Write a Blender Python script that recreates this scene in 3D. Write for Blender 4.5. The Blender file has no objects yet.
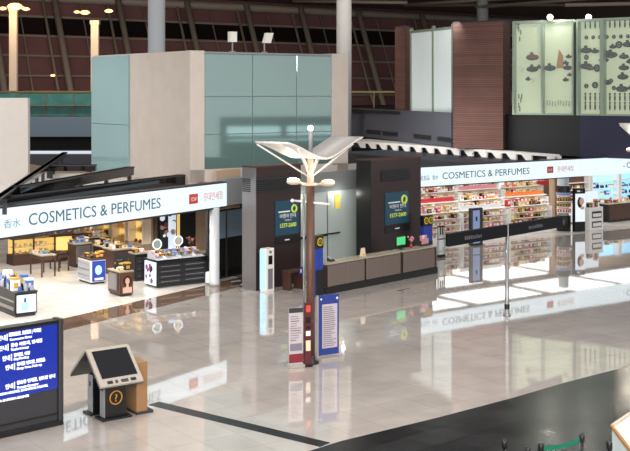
import bpy, bmesh, math, random
from mathutils import Vector, Matrix
R = random.Random(7)
C = bpy.context.scene.collection
F, HOR, EYE = 1150.0, 90.0, 7.0

# ------------------------------------------------------------------ camera, world, lights, exposure
cam = bpy.data.objects.new('camera', bpy.data.cameras.new('camera')); C.objects.link(cam)
cam.location = (0, 0, EYE); cam.rotation_euler = (math.pi/2, 0, 0)
cam.data.sensor_width = 36; cam.data.lens = 36*F/630; cam.data.shift_y = -(225.5-HOR)/630
cam.data.clip_end = 400
bpy.context.scene.camera = cam
sc = bpy.context.scene
sc.view_settings.view_transform = 'Standard'; sc.view_settings.look = 'None'
sc.view_settings.gamma = 1; sc.view_settings.exposure = 0.14
sc.cycles.use_denoising = True
sc.cycles.max_bounces = 6
w = bpy.data.worlds.new('night_hall'); sc.world = w; w.use_nodes = True
w.node_tree.nodes['Background'].inputs[0].default_value = (.95, .92, .92, 1)
w.node_tree.nodes['Background'].inputs[1].default_value = .5

def lamp(kind, loc, energy, col=(1,1,1), size=.3, rot=None, sy=None, spot=None):
    l = bpy.data.lights.new(kind.lower()+'_light', kind); l.energy = energy; l.color = col
    if kind == 'AREA':
        l.shape = 'RECTANGLE'; l.size = size; l.size_y = sy or size
    else: l.shadow_soft_size = size
    if kind == 'SPOT': l.spot_size = spot or math.radians(120); l.spot_blend = .6
    o = bpy.data.objects.new(l.name, l); C.objects.link(o); o.location = loc
    if rot: o.rotation_euler = rot
    return o
# hall downlights hanging under the roof
for x, y in ((-14, 20), (0, 18), (14, 20), (-16, 34), (-2, 30), (10, 30), (20, 40), (0, 36), (-6, 24), (8, 22)):
    lamp('SPOT', (x, y, 14), 1300, (1, .95, .9), .5, spot=math.radians(130))

lamp('AREA', (0, -6, 12), 10500, (1, .97, .93), 36, (math.radians(72), 0, 0), 7)    # fill added behind the camera to brighten the dark upper walls
def lin(c): 
    return tuple((v/12.92 if v <= .04045 else ((v+.055)/1.055)**2.4) for v in (k/255 for k in c)) + (1,)
def G(px, py):                                   # a point of the floor, from its place in the photograph
    Y = F*EYE/(py-HOR); return Vector(((px-315)/F*Y, Y, 0))
def PY(px, Y, z=0): return Vector(((px-315)/F*Y, Y, z))
def along(P, d, px):                             # distance from P in direction d at which column px is crossed
    r = (px-315)/F; return (r*P[1]-P[0])/(d[0]-r*d[1])
def dirv(a): return Vector((math.cos(a), math.sin(a), 0))
aA, aL, aC = math.atan2(1150, 1565), math.atan2(1150, 725), math.radians(48)
A, B = dirv(aA), dirv(aA+math.pi/2); DL, NL = dirv(aL), dirv(aL+math.pi/2)
DC, NC = dirv(aC), dirv(aC+math.pi/2)

P1_ = PY(256, 40.05)
# ------------------------------------------------------------------ materials
M = {}
def mat(n, col, rough=.5, metal=0, emit=None, es=0, spec=None, var=0, vs=3, trans=0, alpha=1, coat=0, bump=0):
    m = bpy.data.materials.new(n); m.use_nodes = True; nt = m.node_tree; b = nt.nodes['Principled BSDF']
    b.inputs['Base Color'].default_value = lin(col); b.inputs['Roughness'].default_value = rough
    b.inputs['Metallic'].default_value = metal
    if spec is not None: b.inputs['Specular IOR Level'].default_value = spec
    if coat: b.inputs['Coat Weight'].default_value = coat; b.inputs['Coat Roughness'].default_value = .05
    if trans: b.inputs['Transmission Weight'].default_value = trans
    if alpha < 1: b.inputs['Alpha'].default_value = alpha
    if emit: b.inputs['Emission Color'].default_value = lin(emit); b.inputs['Emission Strength'].default_value = es
    if var or bump:
        tc = nt.nodes.new('ShaderNodeTexCoord'); no = nt.nodes.new('ShaderNodeTexNoise')
        no.inputs['Scale'].default_value = vs; no.inputs['Detail'].default_value = 5
        nt.links.new(tc.outputs['Object'], no.inputs['Vector'])
        if var:
            mx = nt.nodes.new('ShaderNodeMix'); mx.data_type = 'RGBA'
            mx.inputs[6].default_value = lin([max(0, c*(1-var)) for c in col]); mx.inputs[7].default_value = lin([min(255, c*(1+var)) for c in col])
            nt.links.new(no.outputs['Fac'], mx.inputs[0]); nt.links.new(mx.outputs[2], b.inputs['Base Color'])
        if bump:
            bp = nt.nodes.new('ShaderNodeBump'); bp.inputs['Strength'].default_value = bump; bp.inputs['Distance'].default_value = .01
            nt.links.new(no.outputs['Fac'], bp.inputs['Height']); nt.links.new(bp.outputs[0], b.inputs['Normal'])
    M[n] = m; return m
def tiled(n, c1, c2, cm, size, rough, rot=0, rr=.0, mortar=.006, sx=1.0, spec=.5, off=0.0, bump=0):
    m = mat(n, c1, rough, spec=spec); nt = m.node_tree; b = nt.nodes['Principled BSDF']
    tc = nt.nodes.new('ShaderNodeTexCoord'); mp = nt.nodes.new('ShaderNodeMapping'); mp.inputs['Rotation'].default_value = (0, 0, rot)
    br = nt.nodes.new('ShaderNodeTexBrick'); br.offset = off; br.inputs['Scale'].default_value = 1
    br.inputs['Brick Width'].default_value = size*sx; br.inputs['Row Height'].default_value = size; br.inputs['Mortar Size'].default_value = mortar
    br.inputs['Color1'].default_value = lin(c1); br.inputs['Color2'].default_value = lin(c2); br.inputs['Mortar'].default_value = lin(cm)
    nt.links.new(tc.outputs['Object'], mp.inputs[0]); nt.links.new(mp.outputs[0], br.inputs[0])
    no = nt.nodes.new('ShaderNodeTexNoise'); no.inputs['Scale'].default_value = 1.3; no.inputs['Detail'].default_value = 8
    nt.links.new(tc.outputs['Object'], no.inputs['Vector'])
    mx = nt.nodes.new('ShaderNodeMix'); mx.data_type = 'RGBA'; mx.blend_type = 'MULTIPLY'; mx.inputs[0].default_value = .35
    nt.links.new(br.outputs[0], mx.inputs[6]); nt.links.new(no.outputs['Fac'], mx.inputs[7]); nt.links.new(mx.outputs[2], b.inputs['Base Color'])
    if rr:
        mr = nt.nodes.new('ShaderNodeMapRange'); mr.inputs[3].default_value = rough; mr.inputs[4].default_value = rough+rr
        nt.links.new(no.outputs['Fac'], mr.inputs[0]); nt.links.new(mr.outputs[0], b.inputs['Roughness'])
    if bump:
        n2 = nt.nodes.new('ShaderNodeTexNoise'); n2.inputs['Scale'].default_value = .8
        nt.links.new(tc.outputs['Object'], n2.inputs['Vector'])
        bp = nt.nodes.new('ShaderNodeBump'); bp.inputs['Strength'].default_value = bump; bp.inputs['Distance'].default_value = .02
        nt.links.new(n2.outputs['Fac'], bp.inputs['Height']); nt.links.new(bp.outputs[0], b.inputs['Normal'])
    return m
tiled('cream_tile', (205, 197, 190), (198, 190, 183), (172, 163, 155), .9, .025, rot=-aA, rr=.025, spec=1.0, bump=.05)
for n in ('cream_tile',):
    b = M[n].node_tree.nodes['Principled BSDF']; b.inputs['Coat Weight'].default_value = .6; b.inputs['Coat Roughness'].default_value = .03; b.inputs['Coat IOR'].default_value = 1.5
tiled('shop_tile', (238, 232, 224), (222, 214, 206), (180, 170, 160), .6, .16, rot=-aA, rr=.05, spec=.8, bump=.25)
tiled('brown_reflection', (128, 104, 88), (112, 90, 76), (80, 66, 58), .6, .03, rot=-aL, spec=.9)
tiled('black_stone', (12, 16, 20), (44, 46, 46), (6, 6, 8), .8, .13, rot=-aA-.1, rr=.16, sx=1.5, off=.5, mortar=.015, bump=.15, spec=.25)
tiled('brick_brown', (132, 94, 84), (116, 82, 73), (88, 62, 56), .1, .8, mortar=.012, sx=18, off=.5)
for n in ('brick_brown',):                        # bricks run over upright faces: take height as the row axis
    nt = M[n].node_tree; br = next(q for q in nt.nodes if q.type == 'TEX_BRICK'); tc = next(q for q in nt.nodes if q.type == 'TEX_COORD')
    sp = nt.nodes.new('ShaderNodeSeparateXYZ'); cb = nt.nodes.new('ShaderNodeCombineXYZ'); ad = nt.nodes.new('ShaderNodeMath')
    nt.links.new(tc.outputs['Object'], sp.inputs[0]); nt.links.new(sp.outputs[0], ad.inputs[0]); nt.links.new(sp.outputs[1], ad.inputs[1])
    nt.links.new(ad.outputs[0], cb.inputs[0]); nt.links.new(sp.outputs[2], cb.inputs[1]); nt.links.new(cb.outputs[0], br.inputs[0])
mat('concrete', (200, 190, 180), .8, var=.05, vs=1.5)
mat('pale_wall', (204, 198, 192), .8, var=.03)
mat('teal_glass', (146, 182, 178), .035, metal=.55, spec=.9, var=.03, vs=.4, coat=1); M['teal_glass'].node_tree.nodes['Principled BSDF'].inputs['Coat IOR'].default_value = 2.4
mat('pale_teal_glass', (144, 178, 180), .08, spec=.6, var=.03, vs=.4)
mat('joint', (90, 120, 120), .5)
mat('lightbox', (110, 120, 124), .6, emit=(222, 238, 244), es=.98)
mat('sign_ink', (70, 100, 118), .5)
mat('sign_ink_pale', (140, 165, 180), .5)
mat('red_ink', (205, 70, 60), .5)
mat('red_ink_pale', (235, 170, 165), .5)
mat('white_ink', (235, 235, 235), .5)
mat('black', (16, 16, 18), .35)
mat('black_gloss', (14, 14, 16), .08)
mat('charcoal', (48, 48, 52), .5)
mat('navy_roof', (26, 32, 44), .5)
mat('navy_slab', (36, 38, 66), .6)
mat('black_slab', (24, 25, 28), .6)
mat('grey_slab', (84, 86, 96), .6)
mat('bluegrey_slab', (112, 134, 150), .6)
mat('espresso', (46, 34, 34), .35, var=.08)
mat('navy_black', (9, 11, 18), .45, spec=.2)
mat('photo_blue', (128, 146, 186), .3, emit=(120, 140, 180), es=.3)
mat('steel', (150, 148, 150), .3, metal=.7)
mat('grey_paint', (140, 142, 146), .5)
mat('dark_steel', (136, 128, 118), .5)
mat('white_paint', (235, 232, 226), .45)
mat('column_white', (200, 205, 208), .5)
mat('column_grey', (150, 156, 158), .5)
mat('window_dark', (108, 80, 80), .15, var=.3, vs=.15)
mat('window_black', (30, 24, 26), .2)
mat('ceiling_brown', (96, 76, 72), .8)
mat('wood_pole', (92, 62, 48), .4, var=.1)
mat('pole_pink', (214, 190, 170), .5)
mat('canopy_grey', (140, 137, 134), .55)
mat('lamp_glow', (255, 245, 225), .5, emit=(255, 240, 215), es=9)
mat('lamp_orange', (255, 190, 110), .5, emit=(255, 178, 100), es=5)
mat('counter_grey', (112, 100, 94), .5, var=.06, vs=20)
mat('counter_top', (170, 160, 140), .3)
mat('clear_glass', (205, 222, 218), .05, alpha=.35)
mat('case_glass', (205, 222, 218), .05, alpha=.1)
mat('frost_glass', (200, 212, 208), .2, alpha=.8); mat('header_grey', (124, 128, 128), .4)
for q_ in (1.0, 3.0): lamp('POINT', P1_+DC*(2.3+q_)+NC*.55+Vector((0, 0, 2.95)), 10, (1, .98, .92), .06)  # points added to brighten the frosted glass screen
mat('poster_teal', (20, 58, 74), .3, emit=(16, 60, 82), es=.35)
mat('lime_ink', (180, 196, 70), .5, emit=(170, 190, 70), es=.35)
mat('blue_paint', (34, 60, 158), .4)
mat('yellow', (226, 196, 40), .5)
mat('screen_blue', (16, 34, 120), .25, emit=(14, 34, 128), es=.8)
mat('screen_text', (235, 240, 250), .5, emit=(225, 235, 250), es=1.0)
mat('screen_black', (18, 18, 22), .12)
mat('screen_green', (60, 180, 110), .4, emit=(70, 190, 120), es=.7)
mat('orange_ink', (196, 136, 40), .5)
mat('wood_panel', (146, 110, 74), .45, var=.06)
mat('bezel', (164, 156, 146), .35)
mat('banner_white', (190, 180, 184), .5)
mat('banner_blue', (38, 58, 136), .5)
mat('banner_red', (126, 34, 48), .5)
mat('banner_maroon', (84, 26, 34), .5)
mat('ink_grey', (120, 116, 130), .6)
mat('gold_text', (150, 130, 100), .5)
mat('warm_lit', (240, 210, 140), .5, emit=(246, 204, 110), es=.65)
mat('cool_lit', (180, 190, 200), .5, emit=(222, 234, 244), es=.7)
mat('sky_lit', (150, 205, 235), .5, emit=(150, 208, 240), es=.9)
mat('case_glow', (190, 200, 170), .3, emit=(186, 196, 160), es=.36, var=.06, vs=.6)
mat('case_white', (212, 220, 218), .3, emit=(200, 214, 212), es=.28, var=.05, vs=.5)
mat('case_frame', (150, 166, 150), .4, metal=.3)
mat('wood_dark', (74, 50, 40), .4, var=.1)
mat('skin', (222, 178, 156), .6)
mat('hair', (40, 24, 22), .6)
mat('beige_wall', (186, 160, 134), .7)
mat('teal_rail', (62, 124, 120), .2, spec=.7, var=.3, vs=1.5)
mat('rail_olive', (132, 122, 84), .5)
mat('green_belt', (18, 120, 92), .6)
mat('timber_edge', (150, 108, 60), .5)
mat('cream_top', (238, 224, 200), .4)
mat('silhouette', (34, 36, 34), .7)
mat('rust', (170, 120, 60), .7)
mat('rust_red', (110, 60, 50), .7)
mat('blossom', (150, 70, 90), .7)
COL = {'red': (192, 40, 46), 'pink': (226, 150, 160), 'white': (240, 238, 236), 'cream': (232, 214, 184), 'gold': (206, 160, 70),
       'orange': (224, 120, 44), 'black': (26, 24, 28), 'brown': (96, 60, 44), 'blue': (60, 110, 190), 'teal': (50, 160, 180),
       'green': (80, 140, 80), 'purple': (110, 70, 130), 'silver': (170, 172, 180), 'yellow': (236, 208, 90)}
for k, v in COL.items(): mat('pack_'+k, v, .4)

# ------------------------------------------------------------------ mesh helpers
class MB:
    def __init__(s): s.v, s.f, s.m, s.ms = [], [], [], []
    def mi(s, m):
        m = M[m] if isinstance(m, str) else m
        if m not in s.ms: s.ms.append(m)
        return s.ms.index(m)
    def add(s, vs, fs, m):
        o = len(s.v); s.v += [tuple(v) for v in vs]; i = s.mi(m)
        for f in fs: s.f.append([o+k for k in f]); s.m.append(i)
        return s
    def box(s, x0, x1, y0, y1, z0, z1, m):
        v = [(x, y, z) for z in (z0, z1) for y in (y0, y1) for x in (x0, x1)]
        return s.add(v, [(0,2,3,1),(4,5,7,6),(0,1,5,4),(2,6,7,3),(0,4,6,2),(1,3,7,5)], m)
    def bev(s, x0, x1, y0, y1, z0, z1, m, b=.02):          # upright box with chamfered edges all round
        pts = [(x0+b,y0),(x1-b,y0),(x1,y0+b),(x1,y1-b),(x1-b,y1),(x0+b,y1),(x0,y1-b),(x0,y0+b)]
        cx, cy = (x0+x1)/2, (y0+y1)/2
        def ring(z, k): return [(cx+(px-cx)*(1-k/max(abs(x1-x0)/2, 1e-3)), cy+(py-cy)*(1-k/max(abs(y1-y0)/2, 1e-3)), z) for px, py in pts]
        vs = ring(z0, b*.5)+ring(z0+b*.5, 0)+ring(z1-b*.5, 0)+ring(z1, b*.5)
        fs = [tuple(range(7, -1, -1)), tuple(range(24, 32))]
        for r in range(3):
            for k in range(8): fs.append((r*8+k, r*8+(k+1)%8, r*8+8+(k+1)%8, r*8+8+k))
        return s.add(vs, fs, m)
    def prism(s, pts, z0, z1, m):
        n = len(pts); v = [(p[0], p[1], z0) for p in pts]+[(p[0], p[1], z1) for p in pts]
        return s.add(v, [tuple(range(n-1, -1, -1)), tuple(range(n, 2*n))]+[(k, (k+1)%n, n+(k+1)%n, n+k) for k in range(n)], m)
    def hexa(s, p, m):                                     # eight corners: four of one face, four of the opposite one
        return s.add(p, [(3,2,1,0),(4,5,6,7),(0,1,5,4),(1,2,6,5),(2,3,7,6),(3,0,4,7)], m)
    def tube(s, p0, p1, r, m, n=10, r1=None):
        p0, p1 = Vector(p0), Vector(p1); d = (p1-p0).normalized(); u = d.orthogonal().normalized(); w_ = d.cross(u); r1 = r if r1 is None else r1
        v = []
        for p, q in ((p0, r), (p1, r1)):
            for k in range(n): a = 2*math.pi*k/n; v.append(p+(u*math.cos(a)+w_*math.sin(a))*q)
        return s.add(v, [tuple(range(n-1, -1, -1)), tuple(range(n, 2*n))]+[(k, (k+1)%n, n+(k+1)%n, n+k) for k in range(n)], m)
    def lathe(s, prof, m, c=(0,0,0), n=14):
        v = []; 
        for r, z in prof:
            for k in range(n): a = 2*math.pi*k/n; v.append((c[0]+r*math.cos(a), c[1]+r*math.sin(a), c[2]+z))
        fs = [tuple(range(n-1, -1, -1)), tuple(range((len(prof)-1)*n, len(prof)*n))]
        for i in range(len(prof)-1):
            for k in range(n): fs.append((i*n+k, i*n+(k+1)%n, (i+1)*n+(k+1)%n, (i+1)*n+k))
        return s.add(v, fs, m)
    def ball(s, c, r, m, n=8, sc=(1,1,1)):
        v = []; rings = n
        for i in range(rings+1):
            t = math.pi*i/rings; rr = max(math.sin(t), .02)
            for k in range(n*2): a = math.pi*k/n; v.append((c[0]+r*sc[0]*rr*math.cos(a), c[1]+r*sc[1]*rr*math.sin(a), c[2]-r*sc[2]*math.cos(t)))
        N = n*2; fs = [tuple(range(N-1, -1, -1)), tuple(range(rings*N, rings*N+N))]
        for i in range(rings):
            for k in range(N): fs.append((i*N+k, i*N+(k+1)%N, (i+1)*N+(k+1)%N, (i+1)*N+k))
        return s.add(v, fs, m)
    def torus(s, c, r, t, m, axis='y', n=24, k=8):
        v = []
        for i in range(n):
            a = 2*math.pi*i/n
            for j in range(k):
                b = 2*math.pi*j/k; q = r+t*math.cos(b); h = t*math.sin(b)
                v.append((c[0]+q*math.cos(a), c[1]+h, c[2]+q*math.sin(a)) if axis == 'y' else (c[0]+q*math.cos(a), c[1]+q*math.sin(a), c[2]+h))
        return s.add(v, [(i*k+j, i*k+(j+1)%k, ((i+1)%n)*k+(j+1)%k, ((i+1)%n)*k+j) for i in range(n) for j in range(k)], m)
    def disc(s, c, r, m, th=.01, n=20, sx=1, sz=1):            # upright disc facing -y
        v = [(c[0]+r*sx*math.cos(2*math.pi*i/n), c[1]+d, c[2]+r*sz*math.sin(2*math.pi*i/n)) for d in (0, th) for i in range(n)]
        return s.add(v, [tuple(range(n)), tuple(range(2*n-1, n-1, -1))]+[(i, (i+1)%n, n+(i+1)%n, n+i) for i in range(n)], m)
    def build(s, name, parent=None, smooth=False, mtx=None):
        me = bpy.data.meshes.new(name); me.from_pydata(s.v, [], s.f)
        for m in s.ms: me.materials.append(m)
        me.polygons.foreach_set('material_index', s.m)
        bm = bmesh.new(); bm.from_mesh(me); bmesh.ops.recalc_face_normals(bm, faces=bm.faces); bm.to_mesh(me); bm.free()
        if smooth:
            for p in me.polygons: p.use_smooth = len(p.vertices) == 4
        o = bpy.data.objects.new(name, me); C.objects.link(o)
        if parent: o.parent = parent
        return o
def tag(o, label=None, cat=None, group=None, kind=None):
    if label: o['label'] = label
    if cat: o['category'] = cat
    if group: o['group'] = group
    if kind: o['kind'] = kind
    return o
def thing(name, label, cat, loc=(0,0,0), rz=0, group=None, kind=None):
    o = bpy.data.objects.new(name, None); C.objects.link(o); o.location = loc; o.rotation_euler = (0, 0, rz); o.empty_display_size = .1
    return tag(o, label, cat, group, kind)
def one(mb, name, label, cat, loc=(0,0,0), rz=0, group=None, smooth=False):
    o = mb.build(name, smooth=smooth); o.location = loc; o.rotation_euler = (0, 0, rz); return tag(o, label, cat, group)
def struct(mb, name, label=None, loc=(0,0,0), rz=0, cat=None, smooth=False):
    o = mb.build(name, smooth=smooth); o.location = loc; o.rotation_euler = (0, 0, rz); return tag(o, label, cat, None, 'structure')
def copy_tree(o, parent=None):
    kids = [q for q in bpy.data.objects if q.parent == o] if parent is None else list(o.children)
    c = o.copy(); C.objects.link(c)
    if parent: c.parent = parent
    for k in kids: copy_tree(k, c)
    return c
def words(name, body, parent, m, loc, width=None, height=.3, rot=(math.pi/2, 0, 0), label=None, align='LEFT', bold=0, ext=.004):
    cu = bpy.data.curves.new('text', 'FONT'); cu.body = body; cu.size = height/.72; cu.align_x = align; cu.align_y = 'BOTTOM_BASELINE'; cu.extrude = ext
    cu.offset = bold; cu.resolution_u = 3; cu.materials.append(M[m])
    o = bpy.data.objects.new('text', cu); C.objects.link(o); o.location = loc; o.rotation_euler = rot
    if width:
        bpy.context.view_layer.update()
        if o.dimensions.x > 0: o.scale.x = width/o.dimensions.x
    bpy.context.view_layer.update()
    me = bpy.data.meshes.new_from_object(o.evaluated_get(bpy.context.evaluated_depsgraph_get()))
    q = bpy.data.objects.new(name, me); C.objects.link(q); q.parent = parent; q.location = loc; q.rotation_euler = rot; q.scale = o.scale
    if len(me.materials) == 0: me.materials.append(M[m])
    bpy.data.objects.remove(o); bpy.data.curves.remove(cu); q.name = name
    if label: q['label'] = label
    return q

# ------------------------------------------------------------------ the floor
fl = MB().add([(-70, 2, 0), (80, 2, 0), (80, 150, 0), (-70, 150, 0)], [(0,1,2,3)], 'cream_tile')
struct(fl, 'floor', 'large hall floor of glossy cream stone tiles', cat='floor')
P0 = Vector((-3.19, 41.71, 0))                      # right end of the left shop front
R0 = Vector((4.55, 49.85, 0))                       # left end of the right shop front
def slab(pts, z, m, name, label, th=.02):
    return struct(MB().prism([(p[0], p[1]) for p in pts], z-th, z, m), name, label, cat='floor')
Lf = P0-DL*22
slab([P0+NL*.35, Lf+NL*.35, Lf+NL*26, P0+NL*26+DL*3, P0+NL*9+DL*5, P0+NL*.35+DL*1.2], .006, 'shop_tile', 'floor_shop_left', 'white tiled floor inside the left shop')
slab([P0+DL*3.0-NL*.9, P0-DL*14-NL*.9, P0-DL*14+NL*.35, P0+DL*3.0+NL*.35], .004, 'brown_reflection', 'floor_strip', 'stone floor strip with painted brown reflection along the left shop front')  # brown reflection of the dark shop counters, painted as a floor strip
slab([R0+B*.0, R0+A*30, R0+A*30+B*24, R0+B*24-A*6], .006, 'shop_tile', 'floor_shop_right', 'white tiled floor inside the right shop')
edge = [G(150, 500), G(310, 451), G(340, 441.5), G(437, 418), G(513, 398), G(564, 383), G(630, 366), G(700, 349)]
slab(edge+[G(900, 330), Vector((26, 6, 0)), Vector((0, 6, 0))], .006, 'black_stone', 'floor_border', 'black polished stone floor area at the lower right')
p, q = G(148, 405), G(320, 447); d = (q-p).normalized(); n = Vector((-d.y, d.x, 0))
slab([p-n*.0, q, q+n*.34, p+n*.34], .005, 'black_stone', 'floor_stripe', 'narrow dark stone stripe across the cream floor')
# ------------------------------------------------------------------ terminal shell: window wall, ceiling, columns
W0 = Vector((-24.65, 90, 0)); lean = B*.42
def WP(t, z, back=0): return W0+A*t+lean*(z-5)+B*back+Vector((0, 0, z))
win = thing('window_1', 'tall dark leaning glass wall of the terminal with steel ribs', 'window', kind='structure')
MB().hexa([WP(-12, 0, .3), WP(95, 0, .3), WP(95, 17, .3), WP(-12, 17, .3), WP(-12, 0, .5), WP(95, 0, .5), WP(95, 17, .5), WP(-12, 17, .5)], 'window_dark').build('pane', win)
MB().hexa([WP(-12, 11.6, .22), WP(95, 11.6, .22), WP(95, 13.0, .22), WP(-12, 13.0, .22), WP(-12, 11.6, .28), WP(95, 11.6, .28), WP(95, 13.0, .28), WP(-12, 13.0, .28)], 'window_black').build('pane_dark_band', win)
for z in (6.5, 8.15, 9.8, 11.45, 13.1): MB().tube(WP(-12, z, .1), WP(95, z, .1), .1, 'dark_steel', 8).build('rail', win)
MB().tube(WP(-12, 14.75), WP(95, 14.75), .38, 'dark_steel', 12).build('ridge_beam', win, True)
for px in (2, 68, 133, 203, 263, 318, 376, 440, 505):
    base = WP(0, 7); t = along(base, A, px)
    MB().tube(WP(t, 0, -.5), WP(t, 15, -.5), .27, 'dark_steel', 12).build('rib', win, True)
    MB().tube(WP(t-.9, 0, -.1), WP(t-.9, 15, -.1), .12, 'dark_steel', 8).build('mullion', win, True)
    MB().tube(WP(t+2.6, 0, .1), WP(t+2.6, 15, .1), .07, 'dark_steel', 6).build('mullion', win, True)
cl = MB().box(-60, 80, 62, 140, 15.4, 15.7, 'ceiling_brown')
struct(cl, 'ceiling', 'dark brown hall roof high above the window wall', cat='ceiling')
tr = thing('roof_truss', 'dark steel roof truss crossing under the ceiling at top right', 'truss', kind='structure')
for a, b in (((8, 104, 14.7), (34, 88, 15.2)), ((8, 104, 14.7), (26, 112, 15.3)), ((14, 100, 14.2), (44, 74, 14.9)), ((-2, 106, 15.2), (8, 100, 14.6)), ((20, 92, 13.8), (60, 92, 14.6))):
    MB().tube(a, b, .16, 'dark_steel', 8).build('truss_bar', tr, True)
def column(px, Y, r, z1, label, m, z0=0):
    c = PY(px, Y); o = MB().lathe([(r*1.15, z0), (r*1.15, z0+.2), (r, z0+.25), (r, z1)], m, n=28).build('column', smooth=True); o.location = c; tag(o, label, 'column', None, 'structure')
column(156.5, 60, .45, 15.4, 'thick pale round column rising behind the beige tower', 'column_white')
column(344, 76, .5, 15.4, 'tall grey round column behind the right end of the teal glass box', 'column_grey')
column(482.5, 100, .5, 15.4, 'far grey round column above the large brown brick tower', 'column_grey')
for px, zt in ((13.5, 13.2), (95, 12.2)):
    o = MB().box(-.28, .28, -.2, .2, 0, zt, 'cream_top').box(-.34, .34, -.26, .26, zt-.3, zt, 'cream_top').build('pier')
    o.location = PY(px, 86, 0); tag(o, 'warm lit cream pier at the window wall, %s' % ('near the left edge of the photo' if px < 50 else 'just left of the teal box top'), 'pier', None, 'structure')
for k, (px, y, s) in enumerate(((15, 6.5, .42), (3, 8.5, .2), (26, 9, .2), (85, 12.5, .26), (77, 12, .16), (109, 11, .22), (53, 75.5, .13))):
    Y = 85; z = EYE-(y-HOR)*Y/F
    lab = ['largest orange lamp high at the window wall, top left', 'small orange lamp at the left edge beside the largest one', 'small orange lamp just right of the largest one', 'bright orange lamp over the second cream pier', 'tiny orange lamp left of the one over the second pier', 'orange lamp right of the second cream pier', 'low orange lamp by the steel rib above the teal balustrade'][k]
    t = thing('wall_floodlight', lab, 'lamp', PY(px, Y, z), 0, None)
    MB().box(-s*1.6, s*1.6, -.05, .12, -.06, .02, 'dark_steel').tube((0, .1, 0), (0, 1.2 if k < 6 else .4, .15), .04, 'dark_steel').build('bracket', t)
    MB().ball((0, -.05, 0), s, 'lamp_orange', 8, (1.3, .6, .6)).build('bulb', t, True)
lamp('POINT', PY(15, 84, 12.6), 200, (1, .6, .3), .3); lamp('POINT', PY(92, 84, 12), 120, (1, .6, .3), .3)
lamp('AREA', (4, 72, 14.6), 3600, (1, .84, .74), 60, (math.radians(62), 0, 0), 3)  # added area light, brightens the far window wall

# ------------------------------------------------------------------ left mezzanine in the background
mz = thing('mezzanine', 'far mezzanine with teal glass balustrade behind the left shop', 'mezzanine', kind='structure')
MB().box(-32, 12, 80, 84, 3.75, 5.15, 'bluegrey_slab').build('slab_edge', mz)
MB().box(-32, 12, 83, 84, 0, 3.7, 'black_slab').build('back_wall', mz)
MB().box(-32, -9, 80.05, 80.15, 5.2, 6.75, 'teal_rail').build('balustrade_glass', mz)
MB().tube((-32, 80.1, 6.85), (12, 80.1, 6.85), .09, 'rail_olive', 8).build('handrail', mz, True)
for k in range(24): MB().tube((-32+k*1.9, 80.0, 5.15), (-32+k*1.9, 80.0, 6.8), .04, 'rail_olive', 6).build('baluster', mz)
MB().box(-32, -6, 79.5, 80, 5.9, 5.96, 'rail_olive').build('mid_rail', mz)
for y0, z0 in ((74, 2.9),): MB().box(-32, -6, y0, y0+.4, z0, z0+.16, 'cool_lit').build('cove_light', mz)
MB().box(-32, -6, 73.8, 79.6, 2.2, 2.85, 'grey_slab').build('lower_ledge', mz)

lamp('AREA', (-13, 44, 9.5), 320, (1, .96, .92), 6, (0, 0, 0), 6)  # area light added over the left roof to whiten it and the tower side
# white block and shop roof at left
struct(MB().box(-22, 0, 0, .3, 0, 3.2, 'pale_wall'), 'wall_pale_block', 'plain white wall block standing on the left shop roof', PY(28, 43, 3.5), 0, 'wall')
Lr = lambda s, v, z=0: P0+DL*s+NL*v+Vector((0, 0, z))
rf = MB().prism([tuple(Lr(s, v))[:2] for s, v in ((0, .2), (-22, .2), (-22, 22), (-4, 22), (2, 9))], 3.35, 3.5, 'pale_wall')
struct(rf, 'ceiling_shop_left', 'pale flat roof over the left shop', cat='roof')
def beam(p, q, z0, z1, wd, label):
    p, q = Vector(p), Vector(q); L = (q-p).length; a = math.atan2((q-p).y, (q-p).x)
    mb = MB().bev(0, L, -wd/2, wd/2, z0, z1, 'black_gloss', .02).box(0, L, -wd/2-.02, wd/2+.02, z1-.05, z1, 'charcoal')
    for k in range(int(L/2.2)+1): (mb.box(.1+k*2.2, .22+k*2.2, -.06, .06, 3.48, z0+.02, 'charcoal') if z0 > 3.7 else None)
    o = mb.build('roof_beam'); o.location = (p.x, p.y, 0); o.rotation_euler = (0, 0, a); tag(o, label, 'beam', None, 'structure')
p, q = PY(0, 33.7), PY(183, 42.4); beam(p-(q-p)*.3, q, 3.5, 3.89, .3, 'long black beam directly above the left shop sign')
p, q = PY(17, 34.4), PY(131, 43.3); beam(p, q, 3.8, 4.12, .25, 'black roof beam behind the one over the left sign')
p, q = PY(-20, 28), PY(65, 53.8); beam(p, q, 3.9, 4.1, .2, 'dark diagonal beam across the pale roof at far left')
p, q = PY(47, 45.5), PY(96, 45.5); beam(p, q, 3.8, 4.05, .3, 'short black crossbeam beside the teal glass corner')
# ------------------------------------------------------------------ central tower with teal glass
K = Vector((-4.57, 42.0, 0))
tw = thing('tower', 'tall beige concrete tower clad in teal glass', 'building', K, aA, kind='structure')
MB().box(0, 7.32, .0, .35, 3.6, 4.07, 'concrete').box(0, .62, 0, .35, 3.6, 8.45, 'concrete').box(6.5, 7.32, 0, .7, 0, 8.45, 'concrete').box(.6, 6.52, .12, .35, 4, 8.4, 'concrete').build('front_wall', tw)
MB().box(-.002, .3, 0.01, 8.1, 3.52, 8.44, 'concrete').build('side_wall', tw)
MB().box(.1, 7.2, .3, 8.1, 8.2, 8.3, 'concrete').build('tower_roof', tw)
zs = [4.07, 5.35, 6.75, 8.35]; xs = [.63, 2.75, 4.8, 6.5]
for i in range(3):
    for j in range(3): MB().bev(xs[i]+.01, xs[i+1]-.01, .02, .1, zs[j]+.01, zs[j+1]-.01, 'teal_glass', .01).build('glass_panel', tw)
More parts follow.
